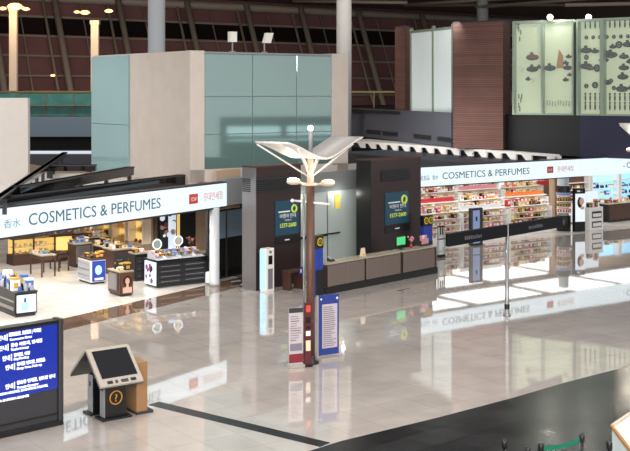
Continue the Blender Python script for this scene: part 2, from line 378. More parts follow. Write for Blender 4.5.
for y0, y1 in ((4.73, 8.1),):
    for j, (z0, z1) in enumerate(((3.55, 5.6), (5.6, 8.4))):
        MB().box(-.08, -.01, y0+.01, y1-.01, z0+.01, z1-.01, 'pale_teal_glass').build('glass_panel', tw)
MB().box(.62, 6.5, -.02, .12, 8.35, 8.42, 'grey_paint').build('coping', tw)
def roof_flood(px, t, z, tilt, label):
    r = thing('floodlight', label, 'floodlight', K+A*t+B*.25+Vector((0, 0, 8.45)), aA)
    MB().tube((0, 0, -.03), (0, 0, .38), .03, 'grey_paint').box(-.1, .1, -.06, .06, -.03, .02, 'grey_paint').build('stand', r)
    MB().hexa([(-.15+tilt, -.09, .36), (.15+tilt, -.09, .36), (.15+2.2*tilt, -.09, .75), (-.15+2.2*tilt, -.09, .75), (-.15+tilt, .09, .36), (.15+tilt, .09, .36), (.15+2.2*tilt, .09, .75), (-.15+2.2*tilt, .09, .75)], 'white_paint').build('housing', r)
roof_flood(236, along(K, A, 236), 0, 0, 'white upright floodlight on the tower roof edge, left one')
roof_flood(268, along(K, A, 268), 0, .1, 'white tilted floodlight on the tower roof edge, right one')

# ------------------------------------------------------------------ left shop: sign, column, door, interior
def photo_x(P, D, px): return along(P, D, px)
sg = thing('shop_sign', 'long white backlit COSMETICS & PERFUMES sign over the left shop', 'sign', P0, aL)
MB().bev(-20, 0, 0, .35, 2.8, 3.63, 'lightbox', .02).build('light_box', sg)
MB().box(-20.0, .03, .02, .4, 3.63, 3.68, 'charcoal').box(-20, .03, .02, .4, 2.74, 2.8, 'charcoal').build('frame', sg)
fx = lambda px: photo_x(P0, DL, px)
words('lettering', 'COSMETICS & PERFUMES', sg, 'sign_ink', (fx(28), -.006, 3.05), fx(160)-fx(28), .36, label='grey-blue capital lettering')
words('lettering', '化妆品 · 香水', sg, 'sign_ink_pale', (fx(20)-1.9, -.006, 3.07), 1.9, .2, label='pale grey Chinese lettering')
lg = MB().box(fx(189), fx(197.5), -.02, 0, 3.04, 3.38, 'red_ink').build('logo', sg); lg['label'] = 'red square logo'
words('lettering', 'DF', lg, 'white_ink', (fx(189)+.09, -.03, 3.13), .3, .14, label='white logo letters')
words('lettering', '롯데면세점', sg, 'red_ink_pale', (fx(203), -.006, 3.1), fx(222)-fx(203), .24, label='pale red Korean lettering')
fp = MB().box(.02, 1.5, .05, .5, 2.8, 3.75, 'grey_paint').box(.02, 1.5, .5, .6, 2.6, 4.05, 'beige_wall')
struct(fp, 'trim_1', 'grey header panel between the left sign and the dark portal', P0, aL, 'panel')
c = MB().lathe([(.2, 0), (.2, .1), (.18, .12), (.18, 2.78)], 'column_white', n=24).build('column', smooth=True); c.location = Lr(-.62, .1); tag(c, 'slim white round column at the right end of the left shop', 'column', None, 'structure')
dr = thing('door_1', 'dark glazed door beside the left shop column', 'door', P0+NL*.7, aL, kind='structure')
MB().box(-.2, 1.9, 0, .05, 0, 2.8, 'black_gloss').build('pane', dr)
MB().box(-.25, -.17, -.03, .08, 0, 2.8, 'charcoal').box(.85, .92, -.03, .08, 0, 2.8, 'charcoal').build('door_frame', dr)
MB().box(-.2, 1.9, -.01, .0, 1.5, 2.5, 'bluegrey_slab').build('frosted_band', dr)
# shop walls (only their lower part can be seen)
K2 = G(155, 263)
bw = MB().box(0, .2, 0, 14, 0, 3.3, 'beige_wall'); o = struct(bw, 'wall_shop_left_side', 'pale back wall of the left shop behind the lit shelves', K2, aA, 'wall')
bw = MB().box(0, 1.9, 0, .2, 0, 3.3, 'black_slab').box(1.9, 6, -.02, .2, 0, 3.3, 'beige_wall'); struct(bw, 'wall_shop_left_back', 'dark and beige back wall at the right of the left shop', K2, aA, 'wall')
struct(MB().box(-16, -1, 11.8, 12, 0, 3.3, 'pale_wall'), 'wall_shop_left_far', 'far pale wall of the left shop', K2, aA, 'wall')
for s in (-1.5, -4.2, -6.9, -9.6, -12.3, -15):
    for v in (1.6, 4.4, 7.4): lamp('SPOT', Lr(s, v, 3.2), 230, (1, .97, .92), .1, spot=math.radians(150))
# product prototypes; every copy is a thing of its own
protos = {}
def proto(kind, col):
    k = (kind, col)
    if k in protos: return protos[k]
    m = 'pack_'+col; alt = 'pack_white' if col not in ('white', 'cream', 'silver') else {'white': 'pack_gold', 'cream': 'pack_pink', 'silver': 'pack_blue'}[col]
    if col in ('black', 'brown'): alt = 'pack_gold'
    b = MB()
    if kind == 'box': b.bev(-.5, .5, -.5, .5, 0, .82, m, .04).bev(-.52, .52, -.52, .52, .8, 1, alt, .04).box(-.3, .3, -.53, -.5, .2, .6, alt)
    elif kind == 'bottle': b.lathe([(.42, 0), (.46, .05), (.46, .55), (.4, .66), (.16, .7), (.16, .76)], m, n=10).lathe([(.2, .76), (.2, 1)], alt, n=10)
    elif kind == 'tin': b.lathe([(.46, 0), (.5, .04), (.5, .7), (.46, .72)], m, n=12).lathe([(.52, .7), (.52, .95), (.46, 1)], alt, n=12)
    elif kind == 'carton': b.bev(-.5, .5, -.5, .5, 0, .9, m, .03).hexa([(-.5, -.5, .9), (.5, -.5, .9), (.5, .5, .9), (-.5, .5, .9), (-.45, -.05, 1), (.45, -.05, 1), (.45, .05, 1), (-.45, .05, 1)], m).box(-.35, .35, -.53, -.5, .35, .75, alt)
    elif kind == 'bag': b.hexa([(-.5, -.3, 0), (.5, -.3, 0), (.5, .3, 0), (-.5, .3, 0), (-.5, -.2, .75), (.5, -.2, .75), (.5, .2, .75), (-.5, .2, .75)], m).torus((0, -.2, .75), .2, .03, alt).box(-.25, .25, -.32, -.24, .2, .55, alt)
    me = b.build('proto'); protos[k] = me.data; bpy.data.objects.remove(me); return protos[k]
NM = {'box': 'cosmetics_box', 'bottle': 'perfume_bottle', 'bag': 'gift_bag', 'tin': 'round_tin', 'carton': 'tall_carton'}
WD = {'box': 'cosmetics box', 'bottle': 'cosmetics bottle', 'bag': 'gift bag', 'tin': 'round tin', 'carton': 'tall carton'}
def product(kind, col, loc, rz, sx, sy, sz, where):
    o = bpy.data.objects.new(NM[kind], proto(kind, col)); C.objects.link(o); o.location = loc; o.rotation_euler = (0, 0, rz); o.scale = (sx, sy, sz)
    return tag(o, 'small %s %s %s' % (col, WD[kind], where), WD[kind].split()[-1].replace('tin', 'tin'), '%s %s items %s' % (col, WD[kind], where))
def row(root, rz, xs, y, z, pal, where, kinds=('box', 'bottle'), h=(.16, .3), wd=(.12, .24), dep=.18):
    rm = Matrix.Rotation(rz, 3, 'Z')
    for x in xs:
        k = R.choice(kinds); sz = R.uniform(*h); sx = R.uniform(*wd)*(.6 if k == 'bottle' else 1)
        product(k, R.choice(pal), Vector(root)+rm @ Vector((x, y, z)), rz+R.uniform(-.1, .1), sx, dep if k not in ('bottle', 'tin') else sx, sz if k != 'tin' else min(sz, .18), where)
def frange(a, b, st):
    o = []; 
    while a < b: o.append(a); a += st
    return o

# long lit showcase at far left
def showcase():
    loc = G(13, 266); L = 2.6; r = thing('showcase', 'long wooden showcase with warm lit shelves at far left', 'showcase', loc, aA)
    MB().bev(0, L, 0, .7, 0, .42, 'wood_dark', .02).build('base', r)
    MB().bev(-.03, L+.03, -.03, .73, 1.02, 1.12, 'wood_dark', .02).build('top', r)
    MB().box(.05, L-.05, .6, .66, .42, 1.02, 'warm_lit').build('lit_back', r)
    for x in (0, .85, 1.75, L-.06): MB().box(x, x+.06, 0, .06, .42, 1.02, 'wood_dark').build('post', r)
    MB().box(.06, L-.06, .1, .6, .68, .7, 'clear_glass').build('shelf', r)
    MB().box(1.85, L-.08, .02, .05, .44, 1.0, 'warm_lit').build('lit_door', r)
    MB().box(.9, 1.5, -.045, -.03, 1.045, 1.09, 'gold_text').build('name_strip', r)
    row(loc, aA, frange(.2, 1.7, .22), .3, .42, ('gold', 'cream', 'brown', 'green'), 'inside the warm lit showcase', h=(.1, .18), wd=(.08, .14), dep=.1)
    row(loc, aA, frange(.2, 1.7, .22), .3, .7, ('gold', 'cream', 'green'), 'inside the warm lit showcase', h=(.1, .18), wd=(.08, .14), dep=.1)
    row(loc, aA, frange(.2, 2.5, .25), .35, 1.12, ('red', 'white', 'brown', 'silver'), 'on top of the warm lit showcase', h=(.08, .16), wd=(.1, .16), dep=.1)
showcase()
def table(px, py, L, D, H, label, m='wood_dark', tm='counter_top', n='display_table'):
    loc = G(px, py); r = thing(n, label, 'table', loc, aA)
    MB().bev(0, L, 0, D, H-.05, H, tm, .015).build('tabletop', r)
    MB().box(.02, L-.02, .02, D-.02, H-.17, H-.05, m).build('apron', r)
    for x in (.03, L-.07):
        for y in (.03, D-.07): MB().bev(x, x+.05, y, y+.05, 0, H-.05, m, .008).build('leg', r)
    return loc
loc = table(41, 278, .62, 1.15, .84, 'slim legged display table in front of the warm lit showcase')
row(loc, aA, frange(.1, .6, .17), .3, .84, ('white', 'silver', 'green'), 'on the slim legged display table', h=(.06, .12), dep=.1)
row(loc, aA, frange(.1, .6, .17), .8, .84, ('cream', 'green', 'white'), 'on the slim legged display table', h=(.06, .12), dep=.1)
loc = table(58, 272, .5, .9, .7, 'dark low table right of the slim legged table', tm='black')
def cabinet(name, label, loc, rz, L, D, H, body='black', top='counter_top', front=None, side=None, drawers=0, label2=None):
    r = thing(name, label, 'counter', loc, rz)
    MB().bev(0, L, 0, D, .08, H-.05, body, .015).box(.04, L-.04, .04, D-.04, 0, .08, 'charcoal').build('body', r)
    MB().bev(-.02, L+.02, -.02, D+.02, H-.05, H, top, .01).build('top', r)
    if front: MB().bev(.05, L-.05, -.03, 0, .14, H-.1, front, .01).build('front_panel', r)
    if side: MB().box(-.03, 0, .06, D-.06, .14, H-.1, side).build('side_panel', r)
    for k in range(drawers):
        z = .14+k*(H-.26)/drawers
        for x0, x1 in ((.05, L/2-.02), (L/2+.02, L-.05)):
            d_ = MB().bev(x0, x1, -.02, 0, z, z+(H-.26)/drawers-.05, 'charcoal', .005).build('drawer', r)
            MB().box(x0+.1, x1-.1, -.035, -.02, z+.06, z+.08, 'steel').build('handle', d_)
    return r
# cosmetics cart in the left foreground
loc = G(15, 318)
r = cabinet('cosmetics_cart', 'black cosmetics cart with a glowing blue lightbox end at left edge', loc, aA, .72, 2.6, .78, front='cool_lit', top='charcoal')
MB().disc((.3, -.05, .3), .1, 'sky_lit').box(.2, .42, -.05, -.03, .2, .45, 'sky_lit').box(.28, .34, -.05, -.03, .45, .58, 'blue_paint').build('advert_picture', r)
MB().box(-.01, 0, .1, 2.4, .2, .3, 'steel').box(-.01, 0, .1, 2.4, .45, .5, 'steel').build('side_rail', r)
row(loc, aA, (.2, .4, .6), .12, .78, ('silver', 'blue'), 'on top of the black cosmetics cart', ('bottle',), (.2, .34), (.2, .28))
for y in frange(.35, 2.3, .2): row(loc, aA, (.14, .36, .6), y, .78, ('silver', 'blue', 'white', 'silver', 'black'), 'on top of the black cosmetics cart', ('bottle', 'box'), (.2, .42), (.16, .26))
# display counters
def ad_face(r, x0, x1, z0, z1, dark='blue_paint'):
    cx = (x0+x1)/2; w_ = x1-x0; h = z1-z0
    b = MB().box(x0, x1, -.05, -.03, z0, z1, dark).disc((cx, -.065, z0+h*.6), w_*.19, 'skin', .02, sz=1.4).disc((cx, -.055, z0+h*.6), w_*.4, 'hair', .02, sz=1.1)
    b.box(cx-w_*.4, cx+w_*.4, -.06, -.045, z0+.02, z0+h*.3, 'skin').box(cx-w_*.1, cx+w_*.1, -.062, -.05, z0+h*.28, z0+h*.45, 'skin'); o = b.build('portrait_advert', r); o['label'] = 'portrait advert picture'
loc = G(91, 285); r = cabinet('display_counter', 'white display counter with blue advert end, nearest one left of centre in the shop', loc, aA, .58, 1.1, .92, body='pack_white', top='wood_dark', side='pack_silver')
b = MB().box(.04, .54, -.05, -.0, .12, .84, 'blue_paint').disc((.27, -.06, .52), .13, 'sky_lit', .02, sz=1.3).box(.12, .46, -.06, -.05, .16, .24, 'cool_lit').build('advert_panel', r)
for z in (.3, .52, .72): MB().box(-.06, -.03, .1, 1.0, z, z+.03, 'steel').build('rail', r)
row(loc, aA, (.12, .3, .46), .2, .92, ('gold', 'black', 'brown'), 'on the white counter with the blue advert end', h=(.12, .3)); row(loc, aA, (.12, .3, .46), .6, .92, ('gold', 'black', 'cream'), 'on the white counter with the blue advert end', h=(.12, .25))
loc = G(120, 297); r = cabinet('display_counter', 'dark display counter with a woman portrait advert on its end', loc, aA, .5, .9, .86, body='wood_dark', top='counter_top'); ad_face(r, .04, .46, .1, .8, 'pack_brown')
MB().box(-.05, -.02, .15, .75, .2, .75, 'steel').build('side_panel', r)
row(loc, aA, (.12, .36), .2, .86, ('gold', 'black'), 'on the counter with the woman portrait', h=(.1, .3)); row(loc, aA, (.12, .36), .6, .86, ('black', 'cream'), 'on the counter with the woman portrait', h=(.1, .3))
lst = [(101, 272, .9, .7, 1.0, 'black', 'black glossy counter behind the blue advert counter', 2), (113, 276, 1.0, .9, 1.0, 'wood_dark', 'dark wooden counter behind the woman portrait counter', 2), (135, 282, .6, .5, 1.05, 'black', 'small black cabinet between portrait counter and makeup counter', 3),
       (75, 268, .7, .7, .95, 'wood_dark', 'dark wooden counter behind the white counter with blue advert', 0), (88, 262, 1.0, .7, 1.0, 'black', 'black counter deep in the left shop under the lettering', 0), (66, 256, 1.1, .7, .95, 'black', 'black counter deep in the shop right of the showcase', 0)]
for px, py, L, D, H, m, lb, dn in lst:
    loc = G(px, py); cabinet('display_counter', lb, loc, aA, L, D, H, body=m, drawers=dn, front=None if dn else 'steel')
    wh = 'on the '+lb.split(' behind')[0].split(' deep')[0].split(' between')[0].split(' in front')[0]+' '+{101: 'behind the blue advert', 113: 'behind the portrait advert', 135: 'by the makeup counter', 75: 'near the blue advert', 88: 'deep in the left shop', 66: 'right of the showcase', 116: 'before the yellow shelves'}[px]
    row(loc, aA, frange(.12, L-.05, .22), .2, H, ('black', 'gold', 'white', 'pink', 'silver'), wh, h=(.1, .24)); row(loc, aA, frange(.12, L-.05, .22), D-.15, H, ('black', 'gold', 'white', 'brown'), wh, h=(.1, .24))
# big makeup counter
loc = G(157, 288.5); L = 2.05
r = cabinet('makeup_counter', 'long black makeup counter with drawers and two ring mirrors', loc, aA, L, .9, .98, body='black', top='black_gloss', drawers=4)
MB().box(-.04, 0, .05, .85, .08, .9, 'cool_lit').disc((-.2, 0, 0), .001, 'skin').build('poster_end', r)['label'] = 'glowing floral poster end panel'
b = MB()
for k in range(9): b.ball((-.05, R.uniform(.15, .75), R.uniform(.2, .8)), R.uniform(.06, .12), R.choice(('blossom', 'silhouette', 'pack_purple')), 5, (.12, 1, 1))
b.build('floral_picture', r)
MB().hexa([(.02, 0, .98), (L-.1, 0, .98), (L-.1, .75, .98), (.02, .75, .98), (.02, .1, 1.02), (L-.1, .1, 1.02), (L-.1, .75, 1.25), (.02, .75, 1.25)], 'pack_silver').build('tester_tray', r)
for k in range(3): MB().hexa([(.3+.6*k, .02, 1.0), (.4+.6*k, .02, 1.0), (.4+.6*k, .72, 1.22), (.3+.6*k, .72, 1.22), (.3+.6*k, .02, 1.05), (.4+.6*k, .02, 1.05), (.4+.6*k, .72, 1.28), (.3+.6*k, .72, 1.28)], 'white_paint').build('tray_divider', r)
for k in range(22):
    x = .1+(k % 11)*.17; y = .2+.28*(k//11)
    product('box', R.choice(('black', 'silver', 'pink', 'brown')), loc+A*x+B*y+Vector((0, 0, 1.03+y*.3-.0)), aA, .11, .12, .1, 'on the sloping tester tray of the makeup counter')
for x, y, lb in ((.25, .45, 'round lit ring mirror at the left end of the makeup counter'), (1.2, .6, 'round lit ring mirror at the middle of the makeup counter')):
    t = thing('ring_mirror', lb, 'mirror', loc+A*x+B*y+Vector((0, 0, 1.16 if y < .5 else 1.2)), aA)
    MB().tube((0, 0, -.03), (0, 0, .16), .02, 'steel').box(-.07, .07, -.06, .06, -.04, 0, 'black').build('stand', t)
    MB().torus((0, 0, .33), .17, .025, 'cool_lit').build('light_ring', t, True)
    MB().disc((0, .01, .33), .15, 'clear_glass', .01).build('glass', t)
loc2 = loc+A*1.9+B*.83
t = thing('dried_flower_vase', 'vase of reddish dried flowers at the right end of the makeup counter', 'vase', loc2+Vector((0, 0, 1.0 if 0 else .98)), aA)
MB().lathe([(.06, 0), (.09, .1), (.05, .2), (.06, .24)], 'black').build('vase', t, True)
b = MB()
for k in range(26):
    a = R.uniform(0, 6.28); e = Vector((.22*math.cos(a)*R.random(), .22*math.sin(a)*R.random(), R.uniform(.35, .62))); b.tube((0, 0, .2), e, .006, 'wood_dark', 4).ball(e, .035, 'rust_red', 4)
b.build('flowers', t)
# drum stool and small goods right of the counter
loc = G(207, 284)+A*.12; t = thing('stool', 'small pale upholstered drum stool beside the slim white column', 'stool', loc, aA)
MB().lathe([(.16, .04), (.17, .06), (.17, .34), (.15, .42), (.05, .44)], 'case_white').build('seat', t, True); MB().lathe([(.13, 0), (.13, .05)], 'black').build('base', t)
r = cabinet('display_counter', 'short black counter behind the drum stool', G(200, 277), aA, .7, .5, .9, drawers=3)
# yellow lit shelf units along the back wall
for k in range(4):
    loc = K2+B*(.35+k*1.5)-A*.42; r = thing('lit_shelf_unit', ['first', 'second', 'third', 'fourth', 'fifth'][k]+' yellow lit wall shelf unit counted from the makeup poster', 'shelf', loc, aA)
    MB().box(.0, .4, 0, 1.15, 0, .75, 'beige_wall').build('plinth', r)
    MB().box(.34, .4, 0, 1.15, .75, 2.9, 'warm_lit').build('lit_back', r)
    MB().box(0, .4, -.06, 0, .75, 2.9, 'cream_top').build('side', r); MB().box(0, .4, 1.15, 1.2, .75, 2.9, 'cream_top').build('side', r)
    for z in (1.2, 1.65, 2.1, 2.55): MB().box(.05, .36, 0, 1.15, z, z+.03, 'cream_top').build('shelf', r)
    for z in (.75, 1.23, 1.68, 2.13):
        for j in range(3):
            product(R.choice(('bottle', 'box')), R.choice(('gold', 'black', 'gold', 'brown', 'cream')), loc+B*(.2+j*.36+R.uniform(-.05, .05))+A*.2+Vector((0, 0, z)), aA+math.pi/2, .16, .16, R.uniform(.15, .3), 'on the %s yellow lit shelf unit' % ['first', 'second', 'third', 'fourth', 'fifth'][k])
# makeup poster panel on the dark wall
r = thing('poster_lightbox', 'tall backlit makeup poster on the dark wall above the makeup counter', 'poster', K2+A*.1-B*.12, aA)
MB().bev(0, .85, 0, .11, .2, 2.6, 'black', .01).build('frame', r); MB().box(.06, .4, -.02, 0, .3, 2.5, 'charcoal').box(.44, .79, -.02, 0, .3, 2.5, 'cool_lit').build('picture', r)
b = MB()
for k in range(14): b.disc((R.uniform(.15, .7), -.03-k*.001, R.uniform(.5, 2.2)), R.uniform(.05, .13), R.choice(('blossom', 'cool_lit', 'pack_purple', 'skin', 'silhouette')), .01)
b.build('picture_shapes', r)
MB().box(.86, .98, 0, .1, .2, 2.9, 'warm_lit').build('lit_edge', r)
for k, px in enumerate((70, 84, 98)):
    loc = G(px, 249-k); r = thing('wall_display', ['pale blue', 'white', 'dark'][k]+' tall wall display at the far end of the left shop', 'display', loc, aA)
    MB().box(0, .75, 0, .4, 0, 2.4, ['pack_white', 'cool_lit', 'wood_dark'][k]).build('cabinet', r)
    for z in (.6, 1.1, 1.6): MB().box(.05, .7, -.12, 0, z, z+.04, ['sky_lit', 'pack_silver', 'cream_top'][k]).build('shelf', r)
    for z in (.64, 1.14): row(loc, aA, (.15, .38, .6), -.06, z, ('blue', 'gold', 'black'), 'on the %s far wall display' % ['pale blue', 'white', 'dark'][k], h=(.15, .3), dep=.08)

# ------------------------------------------------------------------ information desk with two dark portals
def portal(px, Y, px1, depth, label, lou0, lou1, po, zt=4.28):
    P = PY(px, Y); L = along(P, DC, px1); r = thing('portal', label, 'portal', P, aC)
    MB().bev(0, L, 0, depth, 0, zt, 'espresso', .01).build('body', r)
    MB().box(-.03, 0, -.01, depth+.01, 0, zt+.01, 'steel' if px < 300 else 'black').build('side_cladding', r)
    MB().box(-.03, L+.02, -.03, depth+.02, zt, zt+.06, 'wood_dark').build('cap', r)
    lv = MB().box(lou0, lou1, -.015, 0, 3.42, 3.92, 'black')
    for k in range(7): lv.hexa([(lou0, -.05, 3.44+k*.07), (lou1, -.05, 3.44+k*.07), (lou1, -.01, 3.47+k*.07), (lou0, -.01, 3.47+k*.07), (lou0, -.05, 3.455+k*.07), (lou1, -.05, 3.455+k*.07), (lou1, -.01, 3.485+k*.07), (lou0, -.01, 3.485+k*.07)], 'charcoal')
    lv.build('louvre', r)
    if px < 300:
        lv = MB()
        for k in range(7): lv.box(-.06, -.03, .25, depth-.02, 3.44+k*.07, 3.475+k*.07, 'black')
        lv.build('side_louvre', r)
    x0, x1, z0, z1 = po
    pp = thing('poster', None, None); pp.parent = r
    q = MB().box(x0, x1, -.03, 0, z0, z1, 'poster_teal').build('poster_panel', pp)
    h = z1-z0; w_ = x1-x0
    words('lettering', '1577-2600', pp, 'lime_ink', (x0+w_*.16, -.035, z0+h*.22), w_*.7, h*.12, bold=.004, label='lime telephone number')
    words('lettering', '여행자 안내', pp, 'white_ink', (x0+w_*.16, -.035, z0+h*.50), w_*.7, h*.1, label='pale Korean lettering')
    words('lettering', '서비스', pp, 'white_ink', (x0+w_*.38, -.035, z0+h*.40), w_*.3, h*.05, label='pale small Korean lettering')
    MB().box(x0+w_*.12, x0+w_*.62, -.035, -.03, z0+h*.66, z0+h*.7, 'white_ink').build('small_print', pp)
    MB().torus((x0+w_*.8, -.035, z0+h*.74), w_*.1, w_*.03, 'lime_ink').build('emblem', pp, True)
    MB().box(x0, x1+.1, -.03, 0, z0-.32, z0-.05, 'black').box(x0+w_*.4, x0+w_*.6, -.035, -.03, z0-.2, z0-.16, 'white_ink').build('lower_plate', pp)
    return r, P, L
P1 = PY(256, 40.05)
xx = lambda px: along(P1, DC, px)
portal(256, 40.05, 301, .65, 'dark brown portal block with steel side left of the street lamp', .0, 2.1, (xx(275), xx(298), 1.82, 3.05))
P2 = PY(371, 44)
x2 = lambda px: along(P2, DC, px)
portal(371, 44, 421, .7, 'dark brown portal block behind the information counter', x2(381), x2(410), (x2(385), x2(408), 1.75, 3.0))
# glazed screen between the portals
S1 = P1+DC*2.3+NC*.9; L = 4.4
sn = thing('window_2', 'pale glass screen between the two dark portals', 'window', S1, aC, kind='structure')
MB().box(0, L, 0, .03, 0, 3.1, 'frost_glass').build('pane', sn)
MB().box(0, L, -.05, .1, 3.1, 3.85, 'header_grey').build('header', sn)
for x in (0, 1.25, 2.45, L-.05): MB().box(x, x+.04, -.03, .05, 0, 3.1, 'steel').build('mullion', sn)
MB().box(.3, 2.4, -.12, -.04, 1.42, 1.5, 'black').box(2.5, 3.1, -.12, -.04, 1.45, 1.5, 'black').box(1.2, 1.5, -.16, -.04, 1.36, 1.56, 'black').build('push_bar', sn)
MB().box(2.9, 3.2, -.04, 0, 2.4, 2.95, 'pack_yellow').build('notice', sn)
MB().box(-.3, L+1, .9, 1.0, 0, 4.0, 'pale_wall').build('inner_wall', sn)
# counter
CT = G(327, 294.5); Lc = (G(437, 273)-CT).length; ac = math.atan2((G(437, 273)-CT).y, (G(437, 273)-CT).x)
DCt = dirv(ac); NCt = dirv(ac+math.pi/2)
ct = thing('information_counter', 'long grey panelled information counter on a dark plinth', 'counter', CT, ac)
MB().box(-.05, Lc+.02, -.02, .75, 0, .24, 'black').build('plinth', ct)
MB().box(0, Lc, .02, .7, .24, 1.0, 'espresso').build('carcass', ct)
xc = [along(CT, DCt, p) for p in (327.5, 345.5, 364.0)]+[along(CT, DCt, p) for p in (366, 383, 400)]+[along(CT, DCt, p) for p in (403, 418, 434)]
for g in range(3):
    for k in range(2): MB().bev(xc[g*3+k]+.008, xc[g*3+k+1]-.008, -.04, .02, .26, .98, 'counter_grey', .01).build('front_panel', ct)
for x0, x1 in ((0, xc[2]), (xc[3], xc[5]), (xc[6], Lc)): MB().bev(x0, x1, -.02, .5, 1.0, 1.06, 'counter_top', .01).build('worktop', ct)
def on_ct(px, v, z=1.06): return CT+DCt*along(CT+NCt*v, DCt, px)+NCt*v+Vector((0, 0, z))
t = thing('monitor', 'flat monitor with green screen on the information counter', 'monitor', on_ct(401, .3), ac)
MB().box(-.12, .12, -.08, .08, 0, .02, 'black').tube((0, 0, .02), (0, 0, .2), .02, 'black').build('stand', t); MB().bev(-.28, .28, 0, .05, .14, .5, 'black', .01).build('casing', t); MB().box(-.25, .25, -.01, 0, .17, .47, 'screen_green').build('screen', t)
t = thing('telephone', 'dark desk telephone left on the information counter', 'telephone', on_ct(331, .25), ac)
MB().hexa([(-.1, -.1, 0), (.1, -.1, 0), (.1, .1, 0), (-.1, .1, 0), (-.1, -.1, .04), (.1, -.1, .04), (.1, .1, .12), (-.1, .1, .12)], 'charcoal').build('base', t); MB().tube((-.08, -.1, .1), (-.08, .1, .16), .03, 'pack_silver').build('handset', t, True)
one(MB().hexa([(-.1, 0, 0), (.1, 0, 0), (.1, .12, 0), (-.1, .12, 0), (-.1, .04, .3), (.1, .04, .3), (.1, .06, .3), (-.1, .06, .3)], 'pack_cream').box(-.06, .06, .0, .02, .04, .08, 'pack_gold'), 'notice_card', 'cream folded notice card on the counter beside the dark portal', 'card', on_ct(364, .15), ac)
t = thing('flower_vase', 'small vase with red flowers right of the green monitor', 'vase', on_ct(411, .3), ac)
MB().lathe([(.04, 0), (.06, .08), (.03, .16)], 'pack_red').build('vase', t, True); b = MB()
for k in range(10): e = Vector((R.uniform(-.1, .1), R.uniform(-.1, .1), R.uniform(.25, .42))); b.tube((0, 0, .14), e, .006, 'pack_green', 4).ball(e, .035, 'pack_pink', 4)
b.build('flowers', t)
t = thing('leaflet_rack', 'leaflet rack with white leaflets at right end of the information counter', 'rack', on_ct(424, .3), ac)
MB().hexa([(-.25, -.1, 0), (.25, -.1, 0), (.25, .12, 0), (-.25, .12, 0), (-.25, -.05, .1), (.25, -.05, .1), (.25, .12, .36), (-.25, .12, .36)], 'charcoal').build('rack', t)
for k in range(6): MB().box(-.22+.15*(k % 3), -.1+.15*(k % 3), -.07+.08*(k//3), -.05+.08*(k//3), .08+.12*(k//3), .28+.12*(k//3), R.choice(('pack_white', 'pack_silver', 'pack_pink'))).build('leaflet', t)
one(MB().box(-.35, .35, -.02, .02, 0, .01, 'navy_slab'), 'floor_marking', 'short dark blue marking strip on the floor before the counter', 'marking', G(404, 289.5)+Vector((0, 0, .001)), ac)
# blue pylons
def pylon(px, py, w_, h, label, eyes):
    P = G(px, py); t = thing('information_pylon', label, 'sign', P, ac)
    MB().bev(0, w_, 0, .18, .0, h-.42, 'blue_paint', .01).build('body', t); MB().bev(-.01, w_+.01, -.01, .19, h-.42, h, 'black', .01).build('head', t)
    MB().box(0, w_, -.012, .19, 0, 1.0 if px > 400 else .9, 'black').build('kick_panel', t)
    for x in eyes:
        e = MB().disc((x, -.02, h-.2), .14, 'yellow').build('round_badge', t)
        MB().torus((x, -.025, h-.2), .08, .018, 'black').box(x-.015, x+.015, -.03, -.02, h-.25, h-.15, 'black').build('badge_mark', e)
pylon(316.5, 297, .34, 2.05, 'blue information pylon with one yellow badge beside the lamp pole', (.17,))
pylon(424, 267, .56, 2.02, 'blue information pylon with two yellow badges at the counter end', (.14, .43))
# white info post, bin, blocks near the left portal
P = G(266, 292.5); t = thing('payphone_kiosk', 'slim white machine post with blue side before the dark portal', 'machine', P, aC)
MB().bev(0, .42, 0, .3, 0, 1.5, 'white_paint', .02).build('body', t); MB().box(-.02, 0, .02, .28, .08, 1.45, 'sky_lit').build('side_panel', t)
MB().box(.12, .3, -.02, 0, .95, 1.25, 'black').build('display', t); MB().torus((.21, -.015, 1.38), .04, .012, 'black').build('emblem', t, True)
MB().box(.1, .32, -.015, 0, .1, .8, 'ink_grey').build('front_notice', t)
P = G(290, 291); t = thing('side_table', 'low brown table with blue notice near the lamp pole', 'table', P, aC)
MB().bev(0, .7, 0, .4, .6, .68, 'wood_dark', .01).build('tabletop', t)
for x in (.02, .6): MB().box(x, x+.08, .02, .38, 0, .6, 'wood_dark').build('leg', t)
n_ = MB().box(.45, .62, -.03, -.01, .5, .78, 'banner_blue').build('notice', t); MB().box(.5, .57, -.035, -.03, .58, .7, 'white_ink').build('notice_symbol', n_)
for px, py, w_, d_ in ((242, 287.5, .9, .22), (231, 284.5, .5, .16)): one(MB().bev(0, w_, 0, d_, 0, .07, 'charcoal', .02).box(.05, w_-.05, .05, d_-.05, .07, .1, 'pack_silver'), 'floor_rack', 'low grey rack on the floor by the portal, %s one' % ('larger' if w_ > .6 else 'smaller'), 'rack', G(px, py), aA)

# ------------------------------------------------------------------ right shop
sg = thing('shop_sign', 'long white backlit COSMETICS & PERFUMES sign over the right shop', 'sign', R0, aA)
gx = lambda px: along(R0, A, px)
MB().bev(0, gx(577)-.02, 0, .35, 2.8, 3.63, 'lightbox', .02).build('light_box', sg)
MB().box(-.03, gx(577), .02, .4, 3.63, 3.67, 'charcoal').box(0, gx(577), .02, .4, 2.75, 2.8, 'charcoal').build('frame', sg)
words('lettering', 'COSMETICS & PERFUMES', sg, 'sign_ink', (gx(442), -.006, 3.07), gx(529)-gx(442), .31, label='grey-blue capital lettering')
words('lettering', '化妆品 · 香水', sg, 'sign_ink_pale', (gx(420.5), -.006, 3.08), gx(438)-gx(420.5), .18, label='pale grey Chinese lettering')
lg = MB().box(gx(547), gx(553), -.02, 0, 3.05, 3.36, 'red_ink').build('logo', sg); lg['label'] = 'red square logo'
words('lettering', 'DF', lg, 'white_ink', (gx(547)+.06, -.03, 3.14), .26, .12, label='white logo letters')
